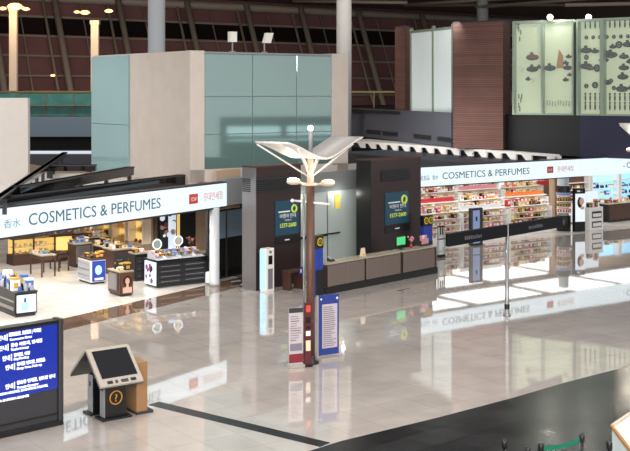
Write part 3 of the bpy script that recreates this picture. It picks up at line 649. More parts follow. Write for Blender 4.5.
words('lettering', '롯데면세점', sg, 'red_ink_pale', (gx(557), -.006, 3.1), gx(573)-gx(557), .22, label='pale red Korean lettering')
sg2 = thing('shop_sign', 'white backlit sign continuing past the joint at the right edge', 'sign', R0+A*gx(577.5), aA-.03)
MB().bev(0, 9, 0, .35, 2.8, 3.63, 'lightbox', .02).build('light_box', sg2); MB().box(0, 9, .02, .4, 3.63, 3.67, 'charcoal').build('frame', sg2)
words('lettering', '- C', sg2, 'sign_ink', (along(sg2.location, dirv(aA-.03), 623), -.006, 3.08), None, .3, label='grey-blue lettering')
lv_ = Vector((4.06-R0.x, 49.68-R0.y, 0)); lv_ = Matrix.Rotation(-aA, 3, 'Z') @ lv_; cr, sr = math.cos(-aA), math.sin(-aA)
rb = MB().bev(0, .36, 0, .12, 2.75, 3.6, 'lightbox', .02).build('return_box', sg); rb.location = lv_; rb.rotation_euler = (0, 0, -aA)
for k in range(3): MB().box(.08, .3, -.01, 0, 2.9+k*.22, 3.02+k*.22, 'sign_ink').build('lettering', rb)
# sign of the shops on the far side of the hall, mirrored in the tower's glass
so = thing('shop_sign', 'far backlit shop sign mirrored in the teal glass of the tower', 'sign', (61.5, 28.6, 0), math.atan2(-8.6, -6.5))
MB().bev(0, 5.2, 0, .3, 2.8, 3.63, 'lightbox', .02).build('light_box', so); MB().bev(5.9, 11, 0, .3, 2.8, 3.63, 'lightbox', .02).build('light_box', so); MB().box(0, 11, 0, .3, 2.3, 2.42, 'lightbox').box(-.5, 11.5, .3, 1, 0, 4.5, 'black_slab').build('shop_front', so)
words('lettering', 'COSMETICS', so, 'sign_ink', (.6, -.006, 3.05), 3.6, .36)
def Rr(s, v, z=0): return R0+A*s+B*v+Vector((0, 0, z))
struct(MB().prism([tuple(Rr(s, v))[:2] for s, v in ((0, .3), (24, .3), (24, 15), (-6, 15), (-3, 2))], 3.3, 3.45, 'navy_roof'), 'ceiling_shop_right', 'dark flat roof over the right shop', cat='roof')
struct(MB().box(4, 30, 0, .2, 0, 3.3, 'beige_wall'), 'wall_shop_right_back', 'cream back wall of the right shop behind its shelves', Rr(0, 14.2), aA, 'wall')
for s in (3, 8.2, 13.4, 18.6):
    for v in (3, 9): lamp('AREA', Rr(s, v, 3.28), 140, (1, .98, .95), 4.6, (0, 0, aA), 4.6)
def gondola(s, v, L, pal, place, head, H=None, body='pack_white', y2=True, names=('lower', 'upper')):
    L = 2.95; H = H or {0: 1.35, 1: 1.5, 2: 1.7, 3: 1.95}[min(3, int((v-1)/2.6))]
    loc = Rr(s, v); r = thing('gondola_shelf', 'white merchandise gondola %s' % place, 'shelf', loc, aA)
    MB().bev(0, L, .0, .9, 0, .22, body, .02).build('base', r)
    MB().box(0, L, .42, .48, .22, H, 'pack_cream').build('back_panel', r)
    for x in (0, L-.04): MB().box(x, x+.04, .1, .8, .22, H-.1, body).build('end_panel', r)
    lv = [.22+(H-.22)*k/4 for k in range(4)]
    for z in lv[1:]: MB().box(.04, L-.04, .08, .82, z-.03, z, body).build('shelf', r)
    MB().bev(0, L, .2, .7, H-.03, H, body, .01).build('top_board', r)
    if head: MB().box(.1, L-.1, .42, .47, H, H+.2, head).build('header_board', r)
    w_ = 'on the gondola '+place
    for q, z in enumerate(lv):
        if q == 0 and v > 2: continue
        row(loc, aA, frange(.18, L-.1, .27), .22, z, pal, w_, ('box', 'bottle', 'tin', 'carton', 'bag'), (.14, (H-.22)/4-.05), (.14, .26), .2)
    if not head: row(loc, aA, frange(.15, L-.1, .27), .42, H, pal, w_, ('tin', 'carton', 'bag', 'bag'), (.14, .36), (.16, .28), .2)
PK = ('pink', 'white', 'cream', 'red', 'white', 'gold', 'pink', 'black'); OR = ('red', 'orange', 'gold', 'yellow', 'brown', 'cream', 'white', 'black'); BL = ('blue', 'teal', 'white', 'silver', 'brown', 'black')
gondola(1.0, 1.5, 2.95, PK, 'first from the left in the front row', None)
gondola(4.1, 1.5, 2.95, PK, 'second from the left in the front row', 'pack_white')
gondola(7.2, 1.5, 2.95, OR, 'third from the left in the front row', None)
gondola(3.3, 4.0, 2.95, PK, 'at the left of the second row', 'pack_red')
gondola(6.5, 4.0, 2.95, PK, 'at the centre of the second row', None)
gondola(9.7, 4.0, 2.95, OR, 'at the right of the second row', 'pack_orange')
gondola(5.7, 6.6, 2.95, PK, 'at the left of the third row', None)
gondola(8.9, 6.6, 2.95, OR, 'at the centre of the third row', 'pack_pink')
gondola(12.1, 6.6, 2.95, OR, 'at the right of the third row', None)
gondola(8.2, 9.3, 2.95, PK, 'at the left of the fourth row', 'pack_brown')
gondola(11.4, 9.3, 2.95, OR, 'at the centre of the fourth row', None)
gondola(14.6, 9.3, 2.95, OR, 'at the right of the fourth row', 'pack_red')
def wall_bay(s, L, back, pal, label, v=13.8, n=5):
    wh = 'on the '+label.replace(' of the right shop', ' wall').replace('wall shelf', 'shelf')
    loc = Rr(s, v); r = thing('wall_shelf', label, 'shelf', loc, aA)
    MB().box(0, L, .3, .36, 0, 2.5, back).build('back_panel', r); MB().box(0, L, -.1, .3, 0, .25, 'pack_cream').build('base', r)
    for x in (0, L-.05): MB().box(x, x+.05, -.1, .3, .25, 2.5, 'pack_white').build('side_panel', r)
    for z in (.6, 1.0, 1.4, 1.8): MB().box(.05, L-.05, 0, .3, z, z+.03, 'pack_white').build('shelf', r)
    for z in (.63, 1.03, 1.43): row(loc, aA, frange(.3, L-.1, L/n), .12, z, pal, wh, h=(.2, .32), wd=(.2, .32), kinds=('carton', 'tin', 'bottle'))
wall_bay(11.8, 2.6, 'cool_lit', PK, 'white wall shelf at the far left back of the right shop')
wall_bay(14.6, 2.6, 'pack_brown', PK, 'brown wall shelf at the back of the right shop')
wall_bay(17.4, 2.6, 'warm_lit', OR, 'yellow lit wall shelf at the back of the right shop')
wall_bay(20.2, 2.6, 'warm_lit', OR, 'yellow lit wall shelf left of the round column')
wall_bay(15.2, 2.3, 'pack_brown', OR, 'brown backed shelf right of the woman poster', 5.5, 6)
wall_bay(17.7, 2.3, 'sky_lit', BL, 'blue lit wall shelf right of the round column', 5.5, 6)
wall_bay(20.2, 2.3, 'sky_lit', BL, 'blue lit wall shelf at the right edge', 5.5, 6)
struct(MB().box(14.9, 24, 5.95, 6.1, 0, 3.3, 'beige_wall'), 'wall_shop_right_side', 'cream wall behind the blue lit shelves at the right edge', R0, aA, 'wall')
for s, v, z, w_, h, m, lb in ((15.4, 8.3, 1.5, 2.0, .25, 'pack_red', 'red promotion banner hanging over the fourth row'), (13.4, 8.4, 1.3, .8, .7, 'cool_lit', 'white square hanging panel in the middle of the right shop'), (12.0, 8.7, 1.75, 1.0, .4, 'pack_red', 'red hanging board at the back left of the right shop'), (9.2, 8.5, 1.6, .7, .35, 'pack_brown', 'dark hanging board at the back left of the right shop')):
    t = thing('hanging_board', lb, 'sign', Rr(s, v, z), aA)
    MB().bev(0, w_, 0, .06, 0, h, m, .01).build('board', t)
    for x in (.1, w_-.1): MB().tube((x, .03, h), (x, .03, 3.3-z), .008, 'steel', 5).build('cable', t)
# column, round rack, poster box
colp = G(569, 231.5)+B*.0
c = MB().lathe([(.27, 0), (.27, .1), (.25, .12), (.25, 2.8)], 'column_grey', n=28).build('column', smooth=True); c.location = colp+B*.35; tag(c, 'grey round column in front of the right shop', 'column', None, 'structure')
t = thing('round_rack', 'round black rack with rings of goods around the grey column', 'rack', colp+B*.35, 0)
MB().lathe([(.28, 0), (.36, .02), (.36, .75), (.3, .78), (.28, .78)], 'black').build('base', t, True)
for k in range(4):
    z = .92+.27*k; MB().lathe([(.28, z), (.36, z), (.36, z+.04), (.28, z+.04)], 'white_paint').build('ring_shelf', t)
MB().lathe([(.28, 1.9), (.35, 1.9), (.35, 2.25), (.28, 2.25)], 'black').build('top_ring', t)
for k in range(4):
    for j in range(9):
        a = math.pi+j*math.pi/8; product('box', ('red', 'brown', 'black', 'silver')[k], t.location+Vector((.33*math.cos(a), .33*math.sin(a), .96+.27*k)), a+math.pi/2, .1, .06, .17, 'on ring shelf %s of the round rack' % ('one lowest', 'two', 'three', 'four topmost')[k])
t = thing('poster_lightbox', 'tall white lightbox poster of a dark haired woman beside the round rack', 'poster', G(575, 232), aA-.3)
MB().bev(0, .58, 0, .25, 0, 2.15, 'black', .01).build('casing', t); MB().box(.02, .56, -.02, 0, .5, 1.88, 'cool_lit').build('picture', t)
MB().disc((.36, -.04, 1.5), .13, 'skin', .02, sz=1.4).disc((.26, -.035, 1.45), .14, 'hair', .01, sz=1.9).box(.3, .5, -.04, -.02, 1.1, 1.25, 'skin').build('portrait', t)
MB().box(.12, .28, -.012, 0, 1.97, 2.05, 'white_ink').box(.3, .42, -.012, 0, 1.97, 2.02, 'ink_grey').build('header_lettering', t)
# white display unit right of the poster, counters further right
t = thing('display_unit', 'white double faced display unit right of the poster lightbox', 'display', G(590, 231), aA)
MB().bev(0, 1.0, 0, .8, 0, 1.15, 'pack_white', .02).build('body', t); MB().box(.15, .85, -.02, 0, .15, .45, 'charcoal').box(.15, .85, -.02, 0, .62, .95, 'charcoal').build('niche', t)
MB().box(.2, .8, -.04, 0, .2, .38, 'pack_white').box(.2, .8, -.04, 0, .68, .85, 'pack_white').build('niche_display', t); MB().box(.0, 1.0, .3, .4, 1.15, 1.9, 'cool_lit').build('back_board', t)
row(t.location, aA, (.15, .4, .65, .85), .2, 1.15, ('brown', 'black', 'pink', 'white'), 'on the white display unit right of the poster', h=(.2, .4))
cabinet('display_counter', 'white lit counter at the right edge of the right shop', Rr(13.2, 2.6), aA, 1.5, .8, 1.15, body='pack_white', front='cool_lit')
cabinet('display_counter', 'long black and green counter at the right edge of the photo', Rr(15.2, 2.2), aA, 3.0, .8, 1.0, body='black', front='wood_dark')
row(Rr(13.2, 2.6), aA, frange(.2, 1.4, .3), .3, 1.15, BL, 'on the white lit counter at the right edge', h=(.2, .35)); row(Rr(15.2, 2.2), aA, frange(.2, 2.9, .35), .3, 1.0, OR, 'on the long black counter at the right edge', h=(.1, .25))
# standing poster and gate near the front
t = thing('poster_stand', 'black framed standing poster screen behind the hanging direction sign', 'poster', G(471.5, 246), aA)
MB().bev(0, .72, 0, .2, 0, 1.68, 'charcoal', .02).build('casing', t); MB().box(.08, .5, -.02, 0, .45, 1.58, 'photo_blue').box(.08, .5, -.02, 0, .1, .4, 'photo_blue').build('picture', t); MB().box(.24, .34, -.03, -.02, 1.1, 1.3, 'silhouette').build('picture_figure', t)
t = thing('security_gate', 'black rimmed security gate panel right of the blue double badge pylon', 'gate', G(438, 258), aA)
b = MB(); b.box(0, .42, 0, .06, 0, .12, 'black').box(0, .05, 0, .05, .12, 1.3, 'pack_silver').box(.37, .42, 0, .05, .12, 1.3, 'pack_silver').box(0, .42, 0, .05, 1.27, 1.33, 'black').box(0, .42, 0, .05, .75, .8, 'black').build('frame', t)
MB().box(.05, .37, .015, .035, .12, 1.28, 'clear_glass').build('panel', t)
for k in range(2): MB().box(.12+.12*k, .18+.12*k, .0, .015, .95, 1.3, 'silhouette').build('mark', t)
# ------------------------------------------------------------------ upper floor at the right
MZ = [PY(335, 82), PY(451, 62.5)]
def wallrun(p, q, th, z0, z1, m, name, label, cat='wall'):
    p, q = Vector(p), Vector(q); L = (q-p).length; a = math.atan2((q-p).y, (q-p).x)
    return struct(MB().box(0, L, 0, th, z0, z1, m), name, label, (p.x, p.y, 0), a, cat)
wallrun(MZ[0], MZ[1], .5, 3.9, 5.75, 'grey_slab', 'wall_upper_fascia', 'dark grey upper floor fascia behind the right shop')
wallrun(PY(508, 60.5), PY(580, 58), .5, 3.65, 5.72, 'black_slab', 'wall_upper_fascia_black', 'black upper floor fascia under the glass cases')
wallrun(PY(580, 58), PY(660, 55.5), .5, 3.62, 5.72, 'navy_slab', 'wall_upper_fascia_navy', 'navy upper floor fascia at the right edge')
struct(MB().prism([PY(320, 84)[:2], PY(451, 63)[:2], PY(508, 61)[:2], PY(580, 58.5)[:2], PY(660, 56)[:2], (40, 80), (30, 100), (0, 100)], 5.5, 5.7, 'black_slab'), 'floor_upper', 'upper floor slab behind the right shop', cat='floor')
for i, (px, py) in enumerate(((367, 133.5), (383, 134.5), (414, 137), (438, 139))):
    t0 = along(MZ[0], (MZ[1]-MZ[0]).normalized(), px); d_ = (MZ[1]-MZ[0]).normalized(); a = math.atan2(d_.y, d_.x)
    b = MB().box(0, 2.6, -.04, 0, 4.15, 4.42, 'charcoal')
    for k in range(4): b.box(.03, 2.57, -.07, -.04, 4.18+.06*k, 4.2+.06*k, 'black')
    o = b.build('fascia_vent'); o.location = MZ[0]+d_*t0; o.rotation_euler = (0, 0, a); tag(o, ['leftmost', 'second', 'third', 'rightmost'][i]+' dark vent grille low on the grey upper fascia', 'vent', None)
# brick towers
def tower(pts, z0, z1, label):
    r = thing('brick_tower', label, 'tower', pts[0], 0, kind='structure'); o = pts[0]
    MB().prism([(q.x-o.x, q.y-o.y) for q in pts], z0, z1, 'brick_brown').build('brickwork', r)
    cx = sum(q.x-o.x for q in pts)/len(pts); cy = sum(q.y-o.y for q in pts)/len(pts)
    MB().prism([(cx+(q.x-o.x-cx)*1.01, cy+(q.y-o.y-cy)*1.01) for q in pts], z1, z1+.08, 'charcoal').build('coping', r)
tower([PY(453, 61.8), PY(503, 60), PY(510.5, 63.5), PY(462, 66)], 3.9, 10.58, 'large brown brick tower with fine horizontal courses')
tower([PY(395, 72), PY(405, 70.5), PY(411.5, 73), PY(401, 75)], 5.7, 10.9, 'narrow brown brick tower left of the white glass panels')
wp = thing('glass_partition', 'white frosted glass partition between the two brick towers', 'partition', PY(411.5, 70), 0)
v = PY(453, 65)-PY(411.5, 70); a = math.atan2(v.y, v.x); wp.rotation_euler = (0, 0, a); L = v.length
for x0, x1 in ((0, L*.55), (L*.55, L)): MB().bev(x0+.06, x1-.06, 0, .08, 5.72, 10.45, 'case_white', .02).build('panel', wp)
for x in (0, L*.55, L): MB().box(x-.07, x+.07, -.08, .1, 5.7, 10.75, 'case_frame').build('post', wp)
MB().box(0, L, -.06, .1, 10.45, 10.6, 'case_frame').build('top_rail', wp)
lamp('AREA', PY(430, 62, 11.5), 120, (1, 1, 1), 3, (math.radians(60), 0, 0))
# glass display cases with small dark figures
def case(p, q, posts, label, figs, dens, kinds):
    p, q = Vector(p), Vector(q); v = q-p; L = v.length; a = math.atan2(v.y, v.x); r = thing('glass_case', label, 'display case', p, a)
    MB().box(0, L, .35, .45, 5.72, 10.5, 'case_glow').build('back_panel', r)
    MB().box(0, L, 0, .4, 5.72, 5.8, 'case_frame').box(0, L, 0, .4, 10.45, 10.58, 'case_frame').build('frame', r)
    for x in posts: MB().box(x*L-.05, x*L+.05, -.03, .38, 5.72, 10.55, 'case_frame').build('post', r)
    for x, z, s, m, k in figs:
        b = MB(); X = x*L
        if k == 'bird': b.ball((X, .3, z), s, m, 4, (1.3, .4, .6)).hexa([(X-s*.4, .28, z), (X+s*.3, .28, z), (X+s*.1, .3, z+s*1.0), (X-s*.5, .3, z+s*.9), (X-s*.4, .32, z), (X+s*.3, .32, z), (X+s*.1, .33, z+s*1.0), (X-s*.5, .33, z+s*.9)], m)
        elif k == 'tall': b.ball((X, .3, z), s*.35, m, 4, (.7, .6, 2.6)).ball((X, .3, z+s*1.05), s*.28, m, 4)
        elif k == 'sail': b.hexa([(X-s*.45, .28, z-s), (X+s*.45, .28, z-s), (X+s*.4, .28, z+s*.5), (X-s*.1, .28, z+s*1.3), (X-s*.45, .33, z-s), (X+s*.45, .33, z-s), (X+s*.4, .33, z+s*.5), (X-s*.1, .33, z+s*1.3)], m)
        else: b.torus((X, .3, z), s*.5, s*.2, m, n=10, k=5).ball((X, .3, z), s*.25, m, 4)
        b.build('figure', r)
    MB().box(0, L, .0, .03, 5.8, 10.45, 'case_glass').build('glass_front', r)
zz = lambda y, Y=59: EYE-(y-HOR)*Y/F
f1 = [((px-513)/61, zz(y), s, m, k) for px, y, s, m, k in ((531, 57, .28, 'rust_red', 'bird'), (531, 69, .26, 'silhouette', 'bird'), (520, 68, .24, 'white_paint', 'ring'), (538, 67, .14, 'rust_red', 'bird'), (531, 79, .22, 'white_paint', 'ring'), (527, 79, .14, 'silhouette', 'bird'), (549, 68, .26, 'silhouette', 'bird'), (559, 60, .42, 'rust', 'sail'), (565, 63, .14, 'silhouette', 'bird'), (568, 57, .14, 'silhouette', 'bird'), (567, 68, .2, 'silhouette', 'bird'), (569, 75, .12, 'rust_red', 'bird'), (565, 80, .14, 'silhouette', 'bird'))]
f1 += [((px-513)/61, zz(y), .12, 'silhouette', 'tall') for px, y in ((517, 23), (517, 29), (519, 32), (518, 39), (516, 26), (517, 97), (519, 101), (517, 106), (520, 97), (518, 110))]
f1 += [(.5+.045*k, zz(104+R.uniform(-1, 1)), .13, 'case_frame', 'tall') for k in range(10)]
case(PY(513, 59.8), PY(573, 58.2), (.005, .49, .995), 'pale green glass case with few dark figures above the black fascia', f1, 0, 0)
f2 = []
for y in (25, 98, 107): f2 += [((px-577)/66, zz(y, 57.5), .2, 'silhouette', 'tall') for px in range(583, 641, 5)]
for y in (37,): f2 += [((px-577)/66, zz(y, 57.5), .15, 'silhouette', 'ring') for px in range(584, 641, 7)]
for px, y in ((584, 50), (593, 51), (602, 52), (611, 47), (617, 45), (626, 45), (622, 57), (584, 66), (588, 68), (595, 68), (609, 55), (622, 68), (621, 77), (609, 81), (593, 85), (584, 86), (602, 60), (612, 88), (620, 89), (628, 62), (629, 88), (584, 57), (606, 83)):
    f2.append(((px-577)/66, zz(y, 57.5), R.uniform(.16, .3), R.choice(('silhouette', 'silhouette', 'rust_red', 'silhouette')), R.choice(('bird', 'bird', 'ring'))))
case(PY(577, 58.1), PY(643, 56), (.005, .37, .40, .995), 'pale green glass case filled with rows of dark figures at right edge', f2, 0, 0)
struct(MB().box(-.3, 2.5, .5, .7, 0, 4.8, 'black_slab'), 'wall_case_back', 'dark wall behind the glass cases', PY(573, 59, 5.7), 0, 'wall')
for px, lb in ((549.5, 'left bright spotlight on top of the glass cases'), (588, 'right bright spotlight on top of the glass cases')):
    t = thing('spotlight', lb, 'spotlight', PY(px, 58.6, 10.58), 0)
    MB().tube((0, .1, -.02), (0, .1, .12), .03, 'dark_steel').tube((0, .15, .18), (0, -.1, .12), .1, 'dark_steel').build('housing', t); MB().ball((0, -.14, .12), .15, 'lamp_glow', 8).build('bulb', t, True)
    lamp('POINT', PY(px, 57.9, 10.9), 90, (1, .97, .92), .1)
# white roof strip with brackets over the right shop
st0, st1 = PY(340, 72.5), PY(556, 55.9); v = st1-st0; a = math.atan2(v.y, v.x); L = v.length
t = thing('roof_canopy_edge', 'white roof edge with a row of triangular brackets above right shop', 'canopy', st0, a, kind='structure')
MB().hexa([(0, 0, 3.74), (L, 0, 3.74), (L, .25, 3.74), (0, 2.2, 3.74), (0, 0, 3.86), (L, 0, 3.86), (L, .25, 3.86), (0, 2.2, 3.86)], 'white_paint').build('edge_strip', t)
for k in range(17):
    x = 2+k*1.15
    if x < L-1.5: MB().hexa([(x, 0, 3.74), (x+.75, 0, 3.74), (x+.75, .1, 3.74), (x, .1, 3.74), (x+.35, 0, 3.46), (x+.75, 0, 3.46), (x+.75, .1, 3.46), (x+.35, .1, 3.46)], 'white_paint').build('bracket', t)
MB().box(0, L-1, .3, .36, 3.44, 3.73, 'charcoal').build('back_strip', t)
lamp('AREA', (st0+v*.45-Vector((1.5, 3.5, 0))+Vector((0, 0, 5.2))), 260, (1, .98, .95), 14, (math.radians(62), 0, a), 1)  # extra light added to whiten the roof edge and its brackets
one(MB().bev(0, 1.2, 0, .8, 0, .16, 'grey_paint', .02).bev(.05, .35, .1, .4, .16, .36, 'white_paint', .02).bev(.6, .8, .1, .3, .16, .34, 'white_paint', .02), 'roof_unit', 'small grey roof unit with two white boxes above the right sign', 'unit', Rr(gx(560), .5, 3.45), aA)

# ------------------------------------------------------------------ lamp posts with gull canopy
def lamp_post(loc, label, lit=True):
    t = thing('lamp_post', label, 'lamp', loc, 0)
    ax = Vector((.97, 1.6, 0)).normalized(); pr = Vector((.855, -.52, 0)); Z = Vector((0, 0, 1))
    MB().lathe([(.22, 0), (.22, .04), (.13, .08), (.125, .2)], 'black', n=20).build('base', t, True)
    MB().lathe([(.115, .1), (.105, 4.55)], 'wood_pole', n=20).build('pole', t, True)
    MB().lathe([(.09, 4.5), (.075, 5.35)], 'pole_pink', n=18).build('upper_pole', t, True)
    MB().lathe([(.055, 5.3), (.05, 5.98)], 'grey_paint', n=14).build('mast', t, True)
    MB().ball((0, 0, 6.02), .075, 'lamp_glow', 8).build('top_bulb', t, True)
    MB().tube((-.17, -.05, .1), (-.17, -.05, 4.4), .028, 'steel', 8).build('conduit', t, True)
    N = 24; top, bot = [], []
    for i in range(N+1):
        u = -1+2*i/N; z = 5.26+.47*(.45*abs(u)**1.2+.55*(1-math.cos(math.pi*abs(u)))/2)
        c_ = ax*1.9*u
        wl, wr = -.42, .5
        for s, e in ((-1, wl), (1, wr)):
            p = c_+pr*e
            top.append(p+Z*(z+.02)); bot.append(p+Z*(z-.02))
    b = MB(); vs = top+bot; o = len(top); fs = []; fb = []
    for i in range(N):
        a_, b_, c2, d2 = 2*i, 2*i+1, 2*i+3, 2*i+2
        fs.append((a_, b_, c2, d2)); fb += [(o+d2, o+c2, o+b_, o+a_), (a_, d2, o+d2, o+a_), (b_, o+b_, o+c2, c2)]
    fb += [(0, o, o+1, 1), (2*N, 2*N+1, o+2*N+1, o+2*N)]
    k0 = len(b.v); b.v += [tuple(q) for q in vs]; i1, i2 = b.mi('canopy_grey'), b.mi('white_paint')
    for f in fs: b.f.append(f); b.m.append(i1)
    for f in fb: b.f.append(f); b.m.append(i2)
    b.build('canopy', t, True)
    hub = Vector((0, 0, 4.75))
    for u, e in ((-1, -.4), (-.75, .48), (.75, .48), (.8, -.4)):
        z = 5.2+.47*(.45*abs(u)**1.2+.55*(1-math.cos(math.pi*abs(u)))/2); MB().tube(hub, ax*1.9*u*.97+pr*e+Z*z, .022, 'white_paint', 8).build('brace', t, True)
    for s in (-1, 1): MB().tube((s*.06, 0, 4.95), ax*.35*s+Z*5.3, .03, 'white_paint', 8).build('bracket', t, True)
    MB().torus((0, 0, 4.58), .2, .03, 'pole_pink', 'z').build('ring', t, True)
    MB().tube(pr*-.55+Z*4.14, pr*.55+Z*4.1, .028, 'white_paint', 8).ball(pr*-.55+Z*4.14, .05, 'white_paint', 6).build('crossbar', t, True)
    for s in (-1, 1):
        MB().tube(pr*.1*s+Z*4.58, pr*.34*s+Z*4.6, .03, 'pole_pink', 8).build('lamp_arm', t, True)
        h = MB().ball(pr*.5*s+Z*4.62, .2, 'pole_pink', 8, (1, .8, .38)).build('lamp_head', t, True)
        MB().ball(pr*.52*s+Z*4.67, .16, 'lamp_glow' if s < 0 else 'lamp_orange', 8, (1, .8, .35)).build('lens', h, True)
    if lit:
        l = lamp('POINT', Vector(loc)+pr*-.65+Z*4.8, 60, (1, .88, .75), .1); l = lamp('POINT', Vector(loc)+pr*.62+Z*4.78, 25, (1, .82, .65), .1)
        lamp('POINT', Vector(loc)+Z*6.15, 8, (1, .95, .85), .07)
    return t
lamp_post(G(310.5, 363), 'lamp post with curved gull wing canopy in the middle of the hall')
lamp_post(PY(644, 45), 'second lamp post canopy entering at the right edge')
# banners at its foot
t = thing('banner_stand', 'narrow white and red text banner left of the lamp post foot', 'banner', G(289, 368), aA-.25)
MB().bev(-.02, .40, -.12, .12, 0, .08, 'bezel', .02).build('foot', t); MB().box(.0, .38, 0, .03, .08, 1.5, 'banner_white').build('sheet', t)
MB().box(.0, .38, -.012, 0, .12, .34, 'banner_red').box(.0, .38, -.012, 0, 1.38, 1.5, 'charcoal').box(.03, .35, -.012, 0, .42, .6, 'ink_grey').build('print_block', t)
b = MB()
for k in range(11): b.box(.04, .04+R.uniform(.15, .3), -.01, 0, .68+k*.06, .695+k*.06, 'ink_grey' if k % 4 else 'banner_red')
b.build('text_lines', t)
t = thing('banner_stand', 'narrow maroon banner with pictures against the lamp post', 'banner', G(305, 367), aA-.25)
MB().box(0, .18, .02, .06, 0.0, 1.62, 'banner_maroon').build('sheet', t)
MB().box(.03, .15, .0, .02, 1.38, 1.55, 'red_ink').box(.03, .15, .0, .02, 1.1, 1.25, 'black').box(.03, .15, 0, .02, .78, .9, 'pack_white').box(.03, .15, 0, .02, .4, .66, 'pack_cream').box(.03, .15, 0, .02, .95, 1.02, 'black').build('picture_patch', t)
MB().box(-.01, .19, -.06, .12, 0, .04, 'black').build('foot', t)
t = thing('banner_stand', 'wide blue and white text banner right of the lamp post', 'banner', G(318, 360), aA-.12)
MB().bev(0, .72, -.18, .16, 0, .05, 'bezel', .015).build('foot', t); MB().box(-.02, .03, .02, .06, .05, 1.66, 'bezel').build('edge_rail', t); MB().box(.03, .64, .02, .05, .1, 1.66, 'banner_blue').build('sheet', t)
MB().box(.13, .58, .0, .02, .28, 1.42, 'banner_white').build('text_sheet', t)
b = MB()
for k in range(20): b.box(.16, R.uniform(.4, .55), -.008, 0, .33+k*.053, .35+k*.053, 'ink_grey')
b.build('text_lines', t); MB().disc((.58, .0, 1.56), .03, 'white_ink').disc((.1, .0, 1.56), .025, 'white_ink').build('emblem', t)
# ------------------------------------------------------------------ direction sign
P = G(507, 315.5); t = thing('direction_sign', 'long black overhead direction sign on a slim grey post', 'sign', P, aC)
MB().lathe([(.12, 0), (.12, .03), (.075, .06), (.075, .35), (.06, .4), (.06, 2.84)], 'steel', n=16).build('post', t, True)
MB().lathe([(.078, .2), (.082, .22), (.082, .34), (.078, .36)], 'black', n=16).build('collar', t, True)
x0, x1 = along(P, DC, 447), along(P, DC, 561)
pl = MB().bev(x0, -.06, -.07, .07, 2.46, 2.83, 'navy_black', .02).build('panel', t); pr_ = MB().bev(.06, x1, -.07, .07, 2.46, 2.83, 'navy_black', .02).build('panel', t)
for par, xa in ((pl, x0*.75), (pr_, x1*.35)):
    b = MB(); x = xa
    for k in range(9):
        w_ = R.uniform(.04, .1); b.box(x, x+w_, -.074, -.07, 2.58, 2.58+R.uniform(.08, .12), 'grey_slab'); x += w_+.03
    b.build('lettering', par)
# ------------------------------------------------------------------ touch screen kiosk
P = G(105, 420.5)
t = thing('information_kiosk', 'touch screen information kiosk with two tilted screens', 'kiosk', P, aA)
for (x0, y0, nm) in ((0, 0, 'front'), (-.02, .55, 'rear')):
    pd = MB().bev(x0, x0+.5, y0, y0+.22, .04, .86, 'black', .01).build('pedestal', t)
    MB().box(x0-.012, x0, y0, y0+.22, .05, .85, 'grey_paint').build('side_plate', pd); MB().box(x0-.02, x0-.01, y0+.08, y0+.14, .6, .7, 'black').build('speaker_slot', pd)
    MB().bev(x0-.1, x0+.6, y0-.1, y0+.3, 0, .04, 'black', .01).build('foot_plate', pd)
em = MB().torus((.25, -.012, .45), .14, .014, 'orange_ink').build('round_emblem', t, True)
words('lettering', '?', em, 'orange_ink', (.25, -.014, .37), None, .16, align='CENTER', bold=.002, label='orange question mark')
def tilt_screen(yb, yt, s, name):
    x0, x1, zb, zt = -.28, .72, .82, 1.46; n_ = Vector((0, (zt-zb)*-s, abs(yt-yb))).normalized()
    def q(u, v, o): return Vector((x0+(x1-x0)*u, yb+(yt-yb)*v, zb+(zt-zb)*v))+n_*o
    def sl(u0, u1, v0, v1, o0, o1, m): return MB().hexa([q(u0, v0, o0), q(u1, v0, o0), q(u1, v1, o0), q(u0, v1, o0), q(u0, v0, o1), q(u1, v0, o1), q(u1, v1, o1), q(u0, v1, o1)], m)
    fr = sl(0, 1, 0, 1, -.06, 0, 'bezel').build('screen_housing', t); sl(.1, .92, .2, .94, 0, .01, 'screen_black').build('screen', fr)
    sl(-.01, 1.01, -.01, 1.01, -.08, -.06, 'black').build('rear_cover', fr)
    if s > 0:
        for u0, u1, m in ((.18, .3, 'black'), (.36, .42, 'charcoal'), (.5, .66, 'charcoal'), (.72, .84, 'black')): sl(u0, u1, .05, .12, 0, .015, m).build('button', fr)
tilt_screen(-.38, .32, 1, 'front'); tilt_screen(1.15, .4, -1, 'rear')
MB().box(.0, .5, .1, .6, .78, .92, 'steel').box(.05, .45, .2, .5, .9, 1.3, 'charcoal').build('neck', t)
t = thing('partition_board', 'plain tan wooden board standing right of the kiosk', 'board', G(136.5, 415), aA)
MB().bev(0, .27, 0, .9, 0, 1.12, 'wood_panel', .01).build('panel', t); MB().box(.0, .4, -.02, .5, 0, .06, 'charcoal').build('foot', t)
# ------------------------------------------------------------------ departure information board
P = G(64, 424.5); aD = math.radians(43); DD = dirv(aD); t = thing('information_board', 'large black framed board with blue text screen at lower left', 'board', P, aD)
L = 3.4
MB().bev(-L, 0, .0, .3, 0, .12, 'black', .02).build('base', t); MB().bev(-.11, 0, 0, .3, .1, 2.22, 'charcoal', .02).build('frame_post', t); MB().bev(-L, -.1, .02, .28, 2.14, 2.2, 'black', .01).build('top_frame', t)
MB().box(-L, -.14, .04, .26, .12, 2.15, 'charcoal').build('body', t); MB().box(-.14, -.1, .03, .1, .12, 2.16, 'black').build('gasket', t)
s = MB().box(-L, -.15, .015, .04, .78, 2.12, 'screen_blue').build('screen', t)
MB().box(-L, -.15, .01, .04, .24, .26, 'black').build('groove', t)
xb = lambda px: along(P, DD, px)
def zb(px, y):                                       # height on the board of a point seen at column px and line y
    q = P+DD*xb(px); return EYE-(y-HOR)*q.y/F
